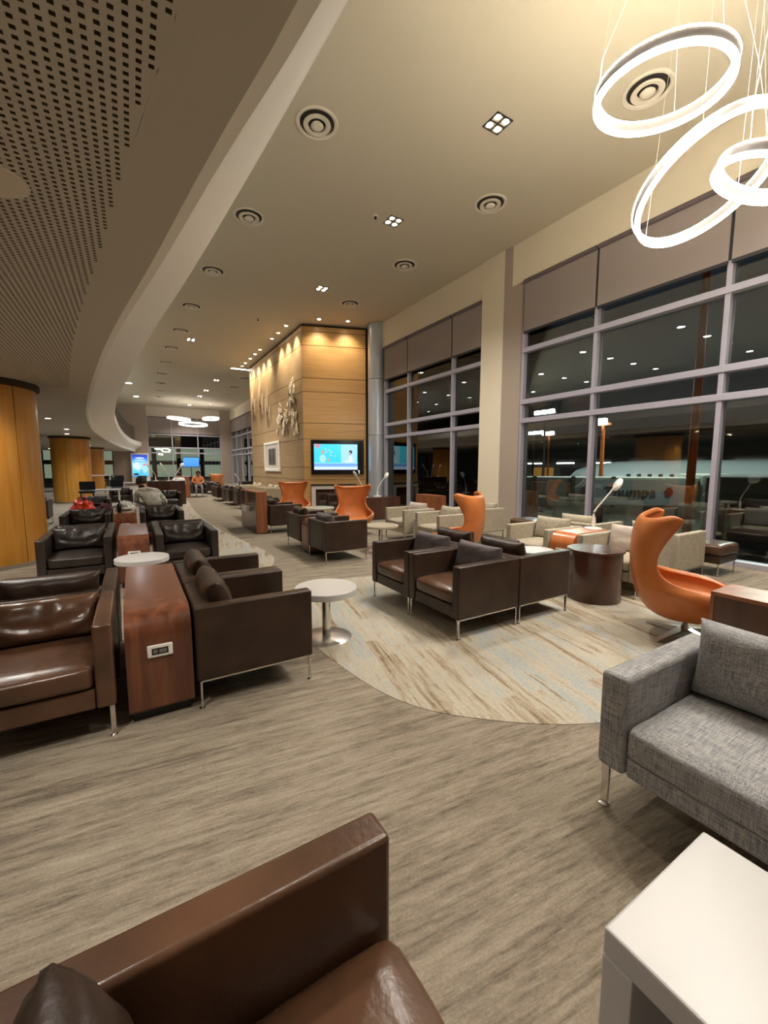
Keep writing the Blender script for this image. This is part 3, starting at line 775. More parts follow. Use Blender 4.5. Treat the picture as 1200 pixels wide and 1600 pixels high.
chair('beige', 5.99, 3.86, '+X', 'beige armchair facing the window behind the lamp console', GB)
chair('beige', 6.05, 6.27, '-X', 'beige armchair before the cream pillar, plain side towards us', GB)
chair('beige_rose', 4.77, 6.92, '-X', 'beige armchair with a rosy cushion near the metal column', GB)
chair('beige', 4.77, 5.86, '-X', 'beige armchair half hidden behind the orange egg chair at the windows', GB)
chair('dark', 5.35, 11.2, '-X', 'dark armchair between the two egg chairs below the television', GF)
chair('dark', 5.35, 12.0, '-X', 'dark armchair closest to the tower niche', GF)
for i, (x, y, f) in enumerate(((3.0, 11.5, '+X'), (3.05, 12.3, '+X'), (3.4, 15.2, '+X'), (3.4, 16.65, '+X'), (3.4, 17.45, '+X'), (3.35, 18.9, '+X'), (3.35, 19.7, '+X'))):
    chair('dark', x, y, f, '%s armchair in the row running back along the aisle behind the divider' % ORD[i], GF)
for i, (x, y, f) in enumerate(((4.75, 16.6, '-X'), (4.75, 17.4, '-X'), (4.75, 19.2, '-X'), (4.75, 20.0, '-X'))):
    chair('beige', x, y, f, '%s beige armchair along the foot of the timber tower' % ORD[i], GF)
for i, (x, y, f) in enumerate(((2.75, 22.3, '-Y'), (3.7, 24.5, '+X'), (3.7, 25.3, '+X'), (5.6, 24.6, '-X'))):
    chair('black', x, y, f, ['black armchair of the person in orange by the far divider', 'near black armchair left of the far egg chair', 'rear black armchair left of the far egg chair', 'black armchair near the far side windows'][i], GF)
for i, (x, y, f) in enumerate(((-.9, 13.2, '-Y'), (-2.2, 13.4, '-Y'), (-.4, 18.2, '-Y'), (-3.3, 15.5, '+X'))):
    chair('black', x, y, f, ['black armchair under the mezzanine left of the sitting person', 'black armchair in front of the middle timber column', 'far black armchair under the curved mezzanine edge', 'black armchair half hidden behind the broad timber column'][i], GF)

# grey sofa at the right edge
def sofa():
    t = empty('sofa', (2.04, .23, 0), R(-90), 'grey woven fabric sofa at the right edge beside the white table', 'sofa')
    w, d, h, th, zb = 1.46, .79, .605, .115, .19; x = w / 2; y = d / 2
    for s in (-1, 1):
        bm = bmesh.new(); bm_box(bm, min(s * x, s * (x - th)), -y, zb, max(s * x, s * (x - th)), y, h, .022, 3); link('armrest', finish(bm, 'armrest', 'fabric_grey', True), t)
    bm = bmesh.new(); bm_box(bm, -x + th + .002, y - .13, zb, x - th - .002, y - .002, h - .004, .02, 3); link('backrest', finish(bm, 'backrest', 'fabric_grey', True), t)
    bm = bmesh.new(); bm_box(bm, -x + th + .002, -y + .012, zb, x - th - .002, y - .13, .275, .012, 2); link('seat_base', finish(bm, 'seat_base', 'fabric_grey', True), t)
    link('seat_cushion', cushion_mesh('seat_cushion', 'fabric_grey', w - 2 * th - .012, d - .13, .135, .03, .012, .003, 61), t, (0, -.075, .277))
    cw = (w - 2 * th) / 2
    for s in (-1, 1):
        link('back_cushion', pillow_mesh('back_cushion', 'fabric_grey', cw + .0, .20, .34, 63 + s), t, (s * cw / 2, y - .25, .414), (R(-10), 0, 0))
    for sx in (-1, 1):
        for sy in (-1, 1):
            cx, cy = sx * (x - .03), sy * (y - .03); bm = bmesh.new()
            bm_box(bm, cx - .016, cy - .007, .008, cx + .016, cy + .007, zb, .002); bm_lathe(bm, [(0, 0), (.022, 0), (.022, .006), (.008, .011), (.008, .02)], 16, (cx, cy, 0))
            link('leg', finish(bm, 'leg', 'chrome', True), t)
sofa()

# white open cube table in front of it
t = empty('side_table', (1.065, .175, 0), 0, 'white glossy box table with an open side, bottom right corner', 'table')
box('top', 'white_laminate', -.235, -.27, .385, .235, .27, .45, .006, t)
for s in (-1, 1):
    box('side_panel', 'white_laminate', -.235, min(s * .27, s * .205), .0, .235, max(s * .27, s * .205), .384, .004, t)
box('back_panel', 'white_laminate', .17, -.204, .0, .2, .204, .384, 0, t)
box('bottom', 'white_laminate', -.235, -.204, .0, .169, .204, .05, .003, t)

# ------------------------------------------------------------------ egg chairs
def egg_proto():
    t = empty('egg_chair', (0, 0, 0), 0, 'x', 'egg chair', 'orange leather egg chairs')
    # z, half width a, back y, front y, half opening angle (deg, 180 closed)
    rows = [(.165, .10, .12, -.08, 180), (.182, .20, .205, -.19, 180), (.212, .28, .27, -.28, 180), (.25, .335, .315, -.345, 180), (.285, .372, .342, -.39, 180),
            (.32, .398, .362, -.42, 172), (.352, .418, .378, -.43, 160), (.39, .432, .392, -.43, 149), (.425, .438, .403, -.42, 141), (.455, .435, .411, -.395, 131),
            (.477, .426, .416, -.36, 116), (.497, .41, .42, -.31, 98), (.525, .388, .426, -.24, 83), (.57, .36, .433, -.16, 73), (.64, .338, .439, -.09, 68),
            (.72, .334, .442, -.06, 71), (.79, .348, .44, -.06, 77), (.86, .372, .434, -.08, 83), (.925, .398, .424, -.11, 88), (.972, .412, .41, -.13, 90),
            (1.0, .414, .398, -.13, 89), (1.018, .408, .386, -.12, 86), (1.03, .392, .374, -.09, 82), (1.037, .365, .362, -.04, 77)]
    bm = bmesh.new(); M = 28; grid = []
    for z, a, yb, yf, hm in rows:
        b = (yb - yf) / 2; yc = (yb + yf) / 2; r = []
        for k in range(M + 1):
            th = R(-hm + 2 * hm * k / M)
            # superellipse, angle 0 = back
            e = .86; c, s = math.cos(th), math.sin(th)
            px = a * math.copysign(abs(s) ** e, s); py = yc + b * math.copysign(abs(c) ** e, c)
            zz = z + (.05 * (s ** 4) * min(1, (z - .75) / .25) if z > .75 else 0)
            r.append(bm.verts.new((px, py, zz)))
        grid.append(r)
    for A, B in zip(grid, grid[1:]):
        for k in range(M): bm.faces.new((A[k], A[k + 1], B[k + 1], B[k]))
    c = bm.verts.new((0, .02, .158))
    for k in range(M): bm.faces.new((c, grid[0][k + 1], grid[0][k]))
    bmesh.ops.remove_doubles(bm, verts=bm.verts, dist=.0008)
    sh = link('shell', finish(bm, 'shell', 'leather_orange', True, 180), t)
    for m in (sh.modifiers.new('thickness', 'SOLIDIFY'),): m.thickness = .045; m.offset = -1
    ss = sh.modifiers.new('smooth', 'SUBSURF'); ss.levels = 1; ss.render_levels = 2
    seat = cushion_mesh('seat_cushion', 'leather_orange', .56, .56, .10, .045, .02, .003, 71, 0, 12)
    for v in seat.vertices:   # round the seat
        r = math.hypot(v.co.x, v.co.y)
        if r > 1e-6:
            f = max(abs(v.co.x), abs(v.co.y)) / r; v.co.x *= (.35 + .65 * f); v.co.y *= (.35 + .65 * f)
    link('seat_cushion', seat, t, (0, -.06, .255), (R(4), 0, 0))
    lathe('stem', 'chrome', [(.0, .06), (.045, .06), (.028, .09), (.025, .17), (.07, .178), (0, .178)], 18, t)
    for k in range(4):
        a = R(45 + 90 * k); bm = bmesh.new()
        pts = [Vector((.03 * math.cos(a), .03 * math.sin(a), .075)), Vector((.20 * math.cos(a), .20 * math.sin(a), .045)), Vector((.34 * math.cos(a), .34 * math.sin(a), .012))]
        n2 = Vector((-math.sin(a), math.cos(a), 0)); ws = (.034, .026, .017)
        top = [(p + n2 * w, p - n2 * w) for p, w in zip(pts, ws)]
        V = [[bm.verts.new(p + Vector((0, 0, .008))) for p in pr] + [bm.verts.new((p.x, p.y, max(0.0, p.z - .014))) for p in reversed(pr)] for pr in top]
        for A, B in zip(V, V[1:]):
            for e in range(4): bm.faces.new((A[e], A[(e + 1) % 4], B[(e + 1) % 4], B[e]))
        bm.faces.new(V[0]); bm.faces.new(list(reversed(V[-1])))
        link('foot', finish(bm, 'foot', 'brushed_steel', True, 30), t)
    return t
egg = egg_proto()
for i, (x, y, h, l) in enumerate(((3.99, 1.62, 146, 'large orange egg chair on the right seen from the side'), (4.25, 4.92, -25, 'orange egg chair at the windows seen from behind'),
                                  (4.08, 8.05, 200, 'orange egg chair in the middle facing us'), (3.8, 11.1, 192, 'orange egg chair at the corner of the timber tower facing us'), (4.4, 27.2, 10, 'far orange egg chair near the end windows'))):
    t = egg if i == 0 else copy_tree(egg)
    t.location = (x, y, 0); t.rotation_euler = (0, 0, R(180 - h)); t['label'] = l

# ------------------------------------------------------------------ tables
def round_table(x, y, r, z, mat, label, base=.21, th=.055):
    t = empty('round_table', (x, y, 0), 0, label, 'table', 'round pedestal tables')
    lathe('top', mat, [(0, z - th), (r - .008, z - th), (r, z - th + .006), (r, z - .006), (r - .006, z), (0, z)], 56, t)
    lathe('stem', 'chrome', [(.036, .012), (.036, z - th)], 24, t)
    lathe('base', 'brushed_steel', [(0, .016), (.05, .016), (base - .01, .012), (base, .006), (base, 0), (0, 0)], 48, t)
round_table(1.35, 3.2, .262, .445, 'white_laminate', 'white round table with chrome pedestal in the aisle', .215)
round_table(.04, 5.36, .272, .445, 'white_laminate', 'white round table between the black armchairs on the left')
round_table(4.18, 3.36, .235, .445, 'white_laminate', 'white round table behind the drum table')
round_table(3.66, 6.2, .31, .45, 'table_taupe', 'taupe round table beside the middle egg chair', .22, .04)
round_table(3.72, 9.25, .40, .5, 'table_taupe', 'taupe round table between the two front facing egg chairs', .24, .04)
round_table(4.08, 16.0, .35, .45, 'table_taupe', 'near taupe round table along the tower', .22, .04)
round_table(4.08, 18.25, .33, .45, 'table_taupe', 'far taupe round table along the tower', .22, .04)
round_table(4.1, 23.6, .35, .45, 'white_laminate', 'white round table before the far egg chair', .22, .04)

t = empty('drum_table', (4.32, 2.66, 0), 0, 'dark glossy wooden drum table with overhanging top', 'table')
lathe('drum', 'wood_dark', [(0, .0), (.265, 0), (.27, .006), (.27, .535), (0, .535)], 56, t)
lathe('top', 'wood_dark', [(0, .536), (.285, .536), (.29, .541), (.29, .558), (.285, .563), (0, .563)], 56, t)

def console(x0, x1, y0, y1, z, axis, label, outlet=True, rad=.14, flip=False, wood_m='wood_red', group='waterfall timber consoles'):
    """waterfall console: the top rolls over into the front. axis 'y': front faces -Y; axis 'x': front faces -X"""
    t = empty('console_table', ((x0 + x1) / 2, (y0 + y1) / 2, 0), 0, label, 'console', group)
    L = (y1 - y0) if axis == 'y' else (x1 - x0); Wd = (x1 - x0) if axis == 'y' else (y1 - y0)
    f = -L / 2
    out = [(f + .012, .06)] + [(f, .075)] + [(f + rad - rad * math.cos(a), z - rad + rad * math.sin(a)) for a in [math.pi / 2 * k / 10 for k in range(11)]] + [(L / 2, z), (L / 2, .06)]
    bm = bmesh.new(); bm_prism(bm, out, 'x', -Wd / 2, Wd / 2)
    rz = 0 if axis == 'y' else R(-90)
    body = link('body', finish(bm, 'body', wood_m, True, 25), t, (0, 0, 0), (0, 0, rz))
    box('plinth', 'black_plastic', -Wd / 2 + .02, f + .04, 0, Wd / 2 - .02, L / 2 - .02, .06, 0, body)
    if outlet:
        p = empty('outlet', (0, 0, 0)); p.parent = t; p.rotation_euler = (0, 0, rz)
        zz = z - rad - .075
        box('cover_plate', 'white_plastic', -.065, f - .012, zz - .036, .065, f + .001, zz + .036, .006, p)
        box('socket', 'black_plastic', -.042, f - .0145, zz - .018, .042, f - .012, zz + .018, .001, p)
        for q0, q1 in ((-.034, -.012), (-.004, .034)): box('socket_insert', 'mid_grey', q0, f - .016, zz - .010, q1, f - .0143, zz + .010, 0, p)
    return t
console(-.09, .248, 2.62, 3.98, .625, 'y', 'reddish wooden waterfall console with a power outlet between the near armchairs')
console(-.20, .13, 5.78, 7.1, .625, 'y', 'reddish wooden console with white outlet behind the small white table')
console(-.34, .02, 8.75, 10.1, .625, 'y', 'wooden console in front of the pale jacket')
console(4.60, 5.36, 3.14, 3.46, .625, 'x', 'orange toned waterfall console under the white lamp', True, .16, wood_m='wood_orange')
console(2.42, 3.1, 6.46, 6.76, .60, 'x', 'wooden console between the two dark armchairs by the aisle', False)
def block(name, mat, x0, y0, z0, x1, y1, z1, label, cat, endm=None, group=None):
    t = empty(name, ((x0 + x1) / 2, (y0 + y1) / 2, 0), 0, label, cat, group); hx, hy = (x1 - x0) / 2, (y1 - y0) / 2
    e = endm or mat
    box('side_panel', mat, -hx, -hy + .025, .02, -hx + .025, hy - .025, z1 - .03, .002, t)
    box('side_panel', mat, hx - .025, -hy + .025, .02, hx, hy - .025, z1 - .03, .002, t)
    box('end_panel', e, -hx, -hy, .02, hx, -hy + .024, z1 - .03, .002, t); box('end_panel', e, -hx, hy - .024, .02, hx, hy, z1 - .03, .002, t)
    box('top', e, -hx, -hy, z1 - .029, hx, hy, z1, .003, t)
    box('plinth', 'black_plastic', -hx + .02, -hy + .02, 0, hx - .02, hy - .02, .02, 0, t)
    return t
block('console_table', 'wood_dark', 3.38, -.2, 0, 3.72, 1.235, .60, 'dark wooden console with a lighter top behind the grey sofa', 'console', 'wood_red_end')
dv = block('divider_unit', 'wood_dark', 2.24, 9.06, 0, 2.48, 10.5, .92, 'tall wooden divider with a painted reflection strip beside the aisle', 'divider', 'wood_red_end')
box('lit_slot', 'wood_red_end', -.124, .05, .5, -.119, .28, .9, 0, dv); box('shelf_bracket', 'white_plastic', -.2, -.1, .44, -.12, .34, .56, .012, dv)  # lighter strip stands in for a reflection in the glossy panel
block('console_table', 'wood_red_end', 5.88, 7.46, 0, 6.16, 8.26, .80, 'wooden cabinet standing behind the beige armchairs by the windows', 'cabinet')
dv2 = block('divider_unit', 'wood_dark', 2.02, 21.9, 0, 2.32, 23.4, 1.0, 'far wooden divider beside the person in orange', 'divider', 'wood_red_end')
box('shelf_bracket', 'white_plastic', -.19, -.5, .40, -.15, -.2, .50, .012, dv2)
block('desk', 'wood_dark', 4.9, 9.9, 0, 6.5, 10.5, .62, 'long dark desk below the two white lamps near the metal column', 'desk')
block('desk', 'wood_dark', .35, 18.0, 0, 1.75, 18.7, .92, 'long dark desk with lamps at the end of the aisle', 'desk')
block('side_table', 'white_laminate', 4.55, 6.28, 0, 4.95, 6.48, .47, 'small white table between the two beige armchairs near the metal column', 'table')
# white cabinet behind the first column
block('cabinet', 'white_laminate', -3.4, 17.2, 0, -2.55, 17.7, 1.25, 'white partition cabinet left of the middle timber column', 'cabinet')

def ottoman(x, y, label):
    t = empty('ottoman', (x, y, 0), 0, label, 'ottoman', 'brown leather ottomans')
    link('cushion', cushion_mesh('cushion', 'leather_brown', .56, .56, .14, .03, .012, .002, 5), t, (0, 0, .285))
    box('seat_base', 'leather_dark', -.27, -.27, .18, .27, .27, .284, .008, t)
    for sx in (-1, 1):
        for sy in (-1, 1): box('leg', 'chrome', sx * .25 - .011, sy * .25 - .006, 0, sx * .25 + .011, sy * .25 + .006, .18, .002, t)
ottoman(6.78, 2.58, 'brown leather ottoman in front of the window at the right')
ottoman(6.75, 5.55, 'brown leather ottoman beside the cream pillar')

def desk_lamp(x, y, z, rz, label, h=.62, far=False):
    t = empty('desk_lamp', (x, y, z), rz, label, 'lamp', 'white reading lamps')
    lathe('base', 'white_plastic', [(0, 0), (.105, 0), (.11, .006), (.105, .016), (.03, .02), (0, .02)], 28, t)
    lathe('post', 'white_plastic', [(.02, .02), (.022, .10), (.014, .16), (.012, .20)], 14, t)
    tube('arm', 'white_plastic', [(0, 0, .19), (.005, 0, .23), (.03, 0, .28), (.23, 0, h - .03)], [.012, .012, .011, .010], 10, t)
    lathe('head', 'white_plastic', [(0, .03), (.055, .028), (.085, .012), (.09, 0), (.085, -.012), (.06, -.018), (0, -.018)], 28, t, (.26, 0, h), (R(20), R(-62), 0))
desk_lamp(5.27, 3.3, .625, R(-58), 'white reading lamp on the waterfall console at the windows', .60)
desk_lamp(5.5, 10.2, .62, R(150), 'left white reading lamp on the desk near the metal column', .64)
desk_lamp(5.95, 10.25, .62, R(-20), 'right white reading lamp on the desk near the metal column', .6)
for i, (x, rz) in enumerate(((.75, 160), (1.2, 150), (1.45, 20))):
    desk_lamp(x, 18.3, .92, R(rz), ['left', 'middle', 'right'][i] + ' white reading lamp on the far aisle desk', .62)
block('side_table', 'wood_dark', 4.65, 22.65, 0, 5.15, 23.15, .45, 'small dark table under the lamp by the far side windows', 'table')
desk_lamp(4.9, 22.9, .45, R(160), 'white reading lamp by the far side windows', .6)

# ------------------------------------------------------------------ screens, picture, wall sculpture
def screen_mat(name, kind):
    m = bpy.data.materials.new(name); m.use_nodes = True; nt = m.node_tree; b = nt.nodes['Principled BSDF']
    b.inputs['Base Color'].default_value = (.01, .01, .01, 1); b.inputs['Roughness'].default_value = .15
    tc = nt.nodes.new('ShaderNodeTexCoord'); sx = nt.nodes.new('ShaderNodeSeparateXYZ'); nt.links.new(tc.outputs['Generated'], sx.inputs[0])
    rp = nt.nodes.new('ShaderNodeValToRGB'); rp.color_ramp.interpolation = 'LINEAR'; els = rp.color_ramp.elements
    st = {'tv': [(0, (.42, .62, .95, 1)), (.10, (.55, .85, 1, 1)), (.14, (.16, .36, .8, 1)), (.24, (.2, .4, .82, 1)), (.26, (.25, .85, .9, 1)), (.3, (.05, .62, .78, 1)), (1, (.08, .68, .80, 1))],
          'sign': [(0, (.02, .06, .4, 1)), (.06, (.1, .5, .9, 1)), (.25, (.1, .62, .85, 1)), (.6, (.35, .75, .95, 1)), (.72, (.1, .35, .85, 1)), (.9, (.03, .08, .55, 1)), (1, (.02, .05, .4, 1))],
          'blue': [(0, (.06, .28, .8, 1)), (1, (.10, .36, .9, 1))]}[kind]
    els[0].position, els[0].color = st[0]; els[1].position, els[1].color = st[-1]
    for p, c in st[1:-1]:
        e = els.new(p); e.color = c
    nt.links.new(sx.outputs['Z'], rp.inputs[0]); nt.links.new(rp.outputs[0], b.inputs['Emission Color']); b.inputs['Emission Strength'].default_value = .62
    MAT[name] = m
screen_mat('screen_tv', 'tv'); screen_mat('screen_sign', 'sign'); screen_mat('screen_blue', 'blue')
for n, c, s in (('px_white', (.85, .95, 1, 1), .95), ('px_teal', (.03, .45, .6, 1), 1), ('px_pink', (.9, .35, .45, 1), .9), ('px_dark', (.03, .05, .12, 1), .6), ('px_skin', (.8, .55, .5, 1), .8), ('px_pale', (.45, .85, .95, 1), 1.0), ('px_blue', (.03, .12, .7, 1), .9)):
    material(n, (.02, .02, .02, 1), .3, emit=c, estr=s * .5)

# television on the tower front
mid = TA + fd * (fl * .5 + .07) + fn * .012
tv = empty('television', (mid.x, mid.y, 0), fang, 'large flat television with black frame showing a turquoise picture', 'television')
box('housing', 'black_gloss', -.93, -.07, 1.2, .93, 0, 2.4, .012, tv)
scr = box('screen', 'screen_tv', -.83, -.074, 1.36, .71, -.070, 2.26, 0, tv)
def disc(name, mat, cx, cz, rx, rz, y, parent, n=14):
    bm = bmesh.new(); bm.faces.new([bm.verts.new((cx + rx * math.cos(2 * math.pi * k / n), y, cz + rz * math.sin(2 * math.pi * k / n))) for k in range(n)])
    return link(name, finish(bm, name, mat), parent)
def flat(name, mat, pts, y, parent):
    bm = bmesh.new(); bm.faces.new([bm.verts.new((a, y, b)) for a, b in pts]); return link(name, finish(bm, name, mat), parent)
Y0 = -.0755
flat('picture_shape', 'px_pale', [(.12, 1.6), (.66, 1.6), (.70, 2.25), (.12, 2.25)], Y0, scr)
flat('picture_shape', 'px_pink', [(-.82, 2.2), (-.68, 2.1), (-.58, 2.25), (-.8, 2.255)], Y0, scr)
disc('picture_shape', 'px_skin', -.53, 1.98, .06, .075, Y0 - .001, scr); disc('picture_shape', 'px_pale', -.53, 1.75, .12, .14, Y0, scr); disc('picture_shape', 'px_skin', -.32, 1.71, .05, .06, Y0, scr)
for a, b, r in ((-.42, 2.08, .03), (-.30, 2.05, .03), (-.22, 1.98, .035), (-.40, 1.98, .03), (-.24, 1.86, .03), (-.1, 1.84, .025)): disc('picture_shape', 'px_pale', a, b, r, r, Y0, scr)
disc('picture_shape', 'px_dark', .46, 1.98, .06, .07, Y0 - .001, scr); disc('picture_shape', 'px_skin', .43, 1.93, .04, .06, Y0 - .002, scr)
flat('picture_shape', 'px_white', [(.22, 1.66), (.36, 1.68), (.42, 1.86), (.5, 1.86), (.56, 1.62), (.3, 1.60)], Y0 - .001, scr)
flat('picture_shape', 'px_white', [(-.82, 1.38), (.70, 1.38), (.70, 1.44), (-.82, 1.44)], Y0, scr)
prism('brand_mark', 'px_white', [(.73, 1.30), (.75, 1.30), (.75, 1.22), (.78, 1.22), (.78, 1.30), (.79, 1.34), (.73, 1.34)], 'y', -.072, -.0705, tv)
# niche under the television
nm = TA + fd * (fl * .46)
nc = empty('wall_niche', (nm.x, nm.y, 0), fang, 'low pale framed niche below the television with a black top', 'niche')
boxes('frame', 'picture_mat', [(-.78, -.22, 0, -.64, -.01, .80), (.64, -.22, 0, .78, -.01, .80), (-.64, -.22, .68, .64, -.01, .80)], .004, nc)
box('top', 'black_plastic', -.8, -.24, .80, .8, -.01, .85, .004, nc); box('recess', 'wood_dark', -.64, -.06, 0, .64, -.012, .68, 0, nc)

# framed picture on the tower side
pf = empty('picture_frame', (TA.x - .005, 17.85, 1.9), 0, 'white framed picture of two dark figures on the tower side', 'picture')
boxes('frame', 'white_trim', [(-.06, -1.1, -.62, 0, 1.1, -.52), (-.06, -1.1, .52, 0, 1.1, .62), (-.06, -1.1, -.52, 0, -1.0, .52), (-.06, 1.0, -.52, 0, 1.1, .52)], .006, pf)
box('mount', 'picture_mat', -.03, -1.0, -.52, -.005, 1.0, .52, 0, pf)
box('print', 'mid_grey', -.034, -.55, -.36, -.030, .50, .34, 0, pf)
for yc in (-.24, .24):
    bm = bmesh.new()
    for (dy, dz, ry, rz) in ((0, .2, .10, .12), (0, -.1, .16, .24)):
        bm.faces.new([bm.verts.new((-.036, yc + dy + ry * math.cos(a * .45), dz + rz * math.sin(a * .45))) for a in range(14)])
    link('figure', finish(bm, 'figure', 'ink_grey'), pf)

# sculpture of pale petals and slender crosses on the tower side
rnd = random.Random(3)
def shard(parent, y, z, ln, wd, ang, out, mat):
    c, s = math.cos(ang), math.sin(ang); bm = bmesh.new()
    pts = [(-.5, 0), (-.2, .5), (.25, .42), (.5, 0), (.2, -.5), (-.25, -.4)]
    A = []; B = []
    for a, b in pts:
        yy = y + a * ln * c - b * wd * s; zz = z + a * ln * s + b * wd * c
        k = out * (1 - abs(a) * .9)
        A.append(bm.verts.new((-.03 - k, yy, zz))); B.append(bm.verts.new((-.015 - k, yy, zz)))
    bm.faces.new(A); bm.faces.new(list(reversed(B)))
    for k in range(6): bm.faces.new((A[k], B[k], B[(k + 1) % 6], A[(k + 1) % 6]))
    link('petal', finish(bm, 'petal', mat), parent)
for i, (y, z, n, sp, mats, lab) in enumerate(((14.95, 4.35, 9, .3, ('petal',), 'highest small spray of pale petals on the tower side'), (16.6, 3.5, 12, .42, ('petal',), 'left cluster of pale wall petals under the long crosses'),
        (15.75, 3.3, 14, .40, ('petal', 'petal', 'petal_brown'), 'middle cluster of pale wall petals'), (15.15, 3.75, 12, .40, ('petal', 'petal_brown'), 'upright spray of petals near the tower corner'),
        (14.72, 3.15, 12, .34, ('petal',), 'lowest cluster of pale petals at the tower corner'))):
    sc_ = empty('wall_sculpture', (TA.x, y, z), 0, lab, 'wall art', 'petal sculptures on the timber tower')
    for k in range(n):
        shard(sc_, rnd.gauss(0, sp * .5), rnd.gauss(0, sp * .6), rnd.uniform(.2, .42), rnd.uniform(.12, .26), rnd.uniform(-1.5, 1.9), rnd.uniform(.02, .12), mats[k % len(mats)])
for i, (y, z, h) in enumerate(((20.6, 4.5, 1.6), (19.3, 4.5, 1.9), (18.2, 4.0, 1.5))):
    sc_ = empty('wall_sculpture', (TA.x, y, z), 0, ['farthest', 'middle', 'nearest'][i] + ' tall slender cross shaped wall sculpture', 'wall art', 'petal sculptures on the timber tower')
    for (dy, dz, ln, wd, ang, mt) in ((0, .2 * h, h * .8, .13, R(90), 'petal'), (.05, -.2 * h, h * .75, .12, R(86), 'petal_brown'), (0, -.15 * h, .55, .07, R(12), 'petal_brown'), (.25, .1, h * .6, .12, R(95), 'petal'), (-.3, -.25, h * .5, .1, R(88), 'petal')):
        shard(sc_, dy, dz, ln, wd, ang, .07, mt)

# portrait digital sign on the back pier
sg = empty('digital_sign', (.55, BY - .12, .55), 0, 'tall glowing blue advertising screen on the back pier', 'screen')
box('housing', 'white_trim', -.62, -.1, -.3, .62, .06, 2.0, .02, sg); s2 = box('screen', 'screen_sign', -.54, -.106, .12, .54, -.101, 1.9, 0, sg)
for (a, b, rx, rz, mt) in ((0, 1.62, .32, .06, 'px_white'), (0, 1.44, .44, .07, 'px_pale'), (-.2, 1.0, .26, .3, 'px_white'), (.15, .72, .34, .3, 'px_pale'), (.1, .55, .16, .18, 'px_teal'), (-.05, 1.1, .14, .12, 'px_pale'), (-.3, .34, .2, .09, 'px_dark'), (.3, 1.1, .12, .1, 'px_pink')):
    disc('picture_shape', mt, a, b, rx, rz, -.1075, s2)
s3 = empty('television', (4.05, 36.6, 0), 0, 'blue glowing screen on a post before the end window', 'television')
box('housing', 'black_gloss', -.62, -.03, 1.45, .62, .03, 2.25, .01, s3); box('screen', 'screen_blue', -.58, -.036, 1.49, .58, -.031, 2.21, 0, s3)
tube('post', 'dark_metal', [(0, .05, 0), (0, .05, 1.9)], .03, 8, s3); box('foot', 'dark_metal', -.3, -.2, 0, .3, .2, .02, 0, s3)

# glass balustrade on the mezzanine
gr = empty('glass_railing', (0, 0, 0), 0, 'glass balustrade with slim posts along the mezzanine edge', 'railing')
yy = [10 + i * 1.6 for i in range(18)]
for i, (a, b) in enumerate(zip(yy, yy[1:])):
    xa, xb = curve_at(XU, a) - .14, curve_at(XU, b) - .14; d = Vector((xb - xa, b - a, 0)); L = d.length
    bm = bmesh.new(); bm_box(bm, .03, -.006, 0, L - .03, .006, 1.05)
    link('glass_pane', finish(bm, 'glass_pane', 'rail_glass'), gr, (xa, a, SZ + .77), (0, 0, math.atan2(d.y, d.x)))
    tube('post', 'dark_metal', [(xa, a, SZ + .74), (xa, a, SZ + 1.83)], .018, 8, gr)

# ------------------------------------------------------------------ far left bar tables and stools
for i, (x, y) in enumerate(((-1.5, 26.0), (-.9, 16.2), (.1, 23.0), (-2.6, 27.5))):
    t = empty('bar_table', (x, y, 0), 0, ['tall white bar table below the mezzanine end', 'white topped table left of the aisle desk', 'far white topped table near the digital sign', 'white bar table beside the farthest column'][i], 'table', 'white topped tables under the mezzanine')
    h = 1.05 if i in (0, 3) else .74
    box('top', 'white_laminate', -.55, -.35, h - .04, .55, .35, h, .006, t)
    for sx in (-1, 1):
        for sy in (-1, 1): tube('leg', 'white_plastic', [(sx * .48, sy * .28, 0), (sx * .48, sy * .28, h - .04)], .022, 8, t)
lab = ['bar stool left of the tall bar table', 'bar stool right of the tall bar table', 'bar stool before the white table by the aisle desk', 'bar stool behind the white table by the aisle desk', 'bar stool near the digital sign', 'bar stool beside the farthest timber column']
for i, (x, y) in enumerate(((-2.35, 25.6), (-.6, 25.7), (-1.2, 15.3), (-.5, 17.2), (.4, 24.2), (-1.2, 28.5))):
    t = empty('bar_stool', (x, y, 0), 0, 'black ' + lab[i], 'stool', 'black bar stools under the mezzanine')
    link('seat', cushion_mesh('seat', 'cloth_black', .4, .4, .07, .03, .01, 0, i, 0, 6), t, (0, 0, .68)); box('backrest', 'cloth_black', -.2, .17, .76, .2, .2, 1.02, .02, t)
    for sx in (-1, 1):
        for sy in (-1, 1): tube('leg', 'dark_metal', [(sx * .2, sy * .2, 0), (sx * .15, sy * .15, .68)], .013, 6, t)

# ------------------------------------------------------------------ things left on the seats
def heap(name, mat, x, y, z, sx, sy, sz, label, cat, seed, extra=None):
    """a crumpled soft heap lying on something"""
    bm = bmesh.new(); bmesh.ops.create_icosphere(bm, subdivisions=4, radius=1)
    for v in bm.verts:
        p = v.co.copy(); n = noise.noise(p * 1.7 + Vector((seed, 0, 0))) * .35 + noise.noise(p * 4 + Vector((0, seed, 0))) * .16
        q = p * (1 + n); q.z = max(q.z, -.35); v.co = Vector((q.x * sx, q.y * sy, (q.z + .35) * sz))
    o = link(name, finish(bm, name, mat, True, 80), None, (x, y, z)); tag(o, label, cat)
    return o
t = empty('carrier_bag', (-.82, 9.42, .635), 0, 'crumpled shiny red bag on the black armchair', 'bag')
o = heap('bag_body', 'cloth_red', 0, 0, 0, .17, .13, .16, None, None, 2); o.parent = t
bm = bmesh.new(); bm_tube(bm, [(-.08, 0, .16), (-.06, -.01, .25), (0, -.02, .28), (.06, -.01, .25), (.08, 0, .16)], .012, 6); link('handle', finish(bm, 'handle', 'cloth_red', True), t)
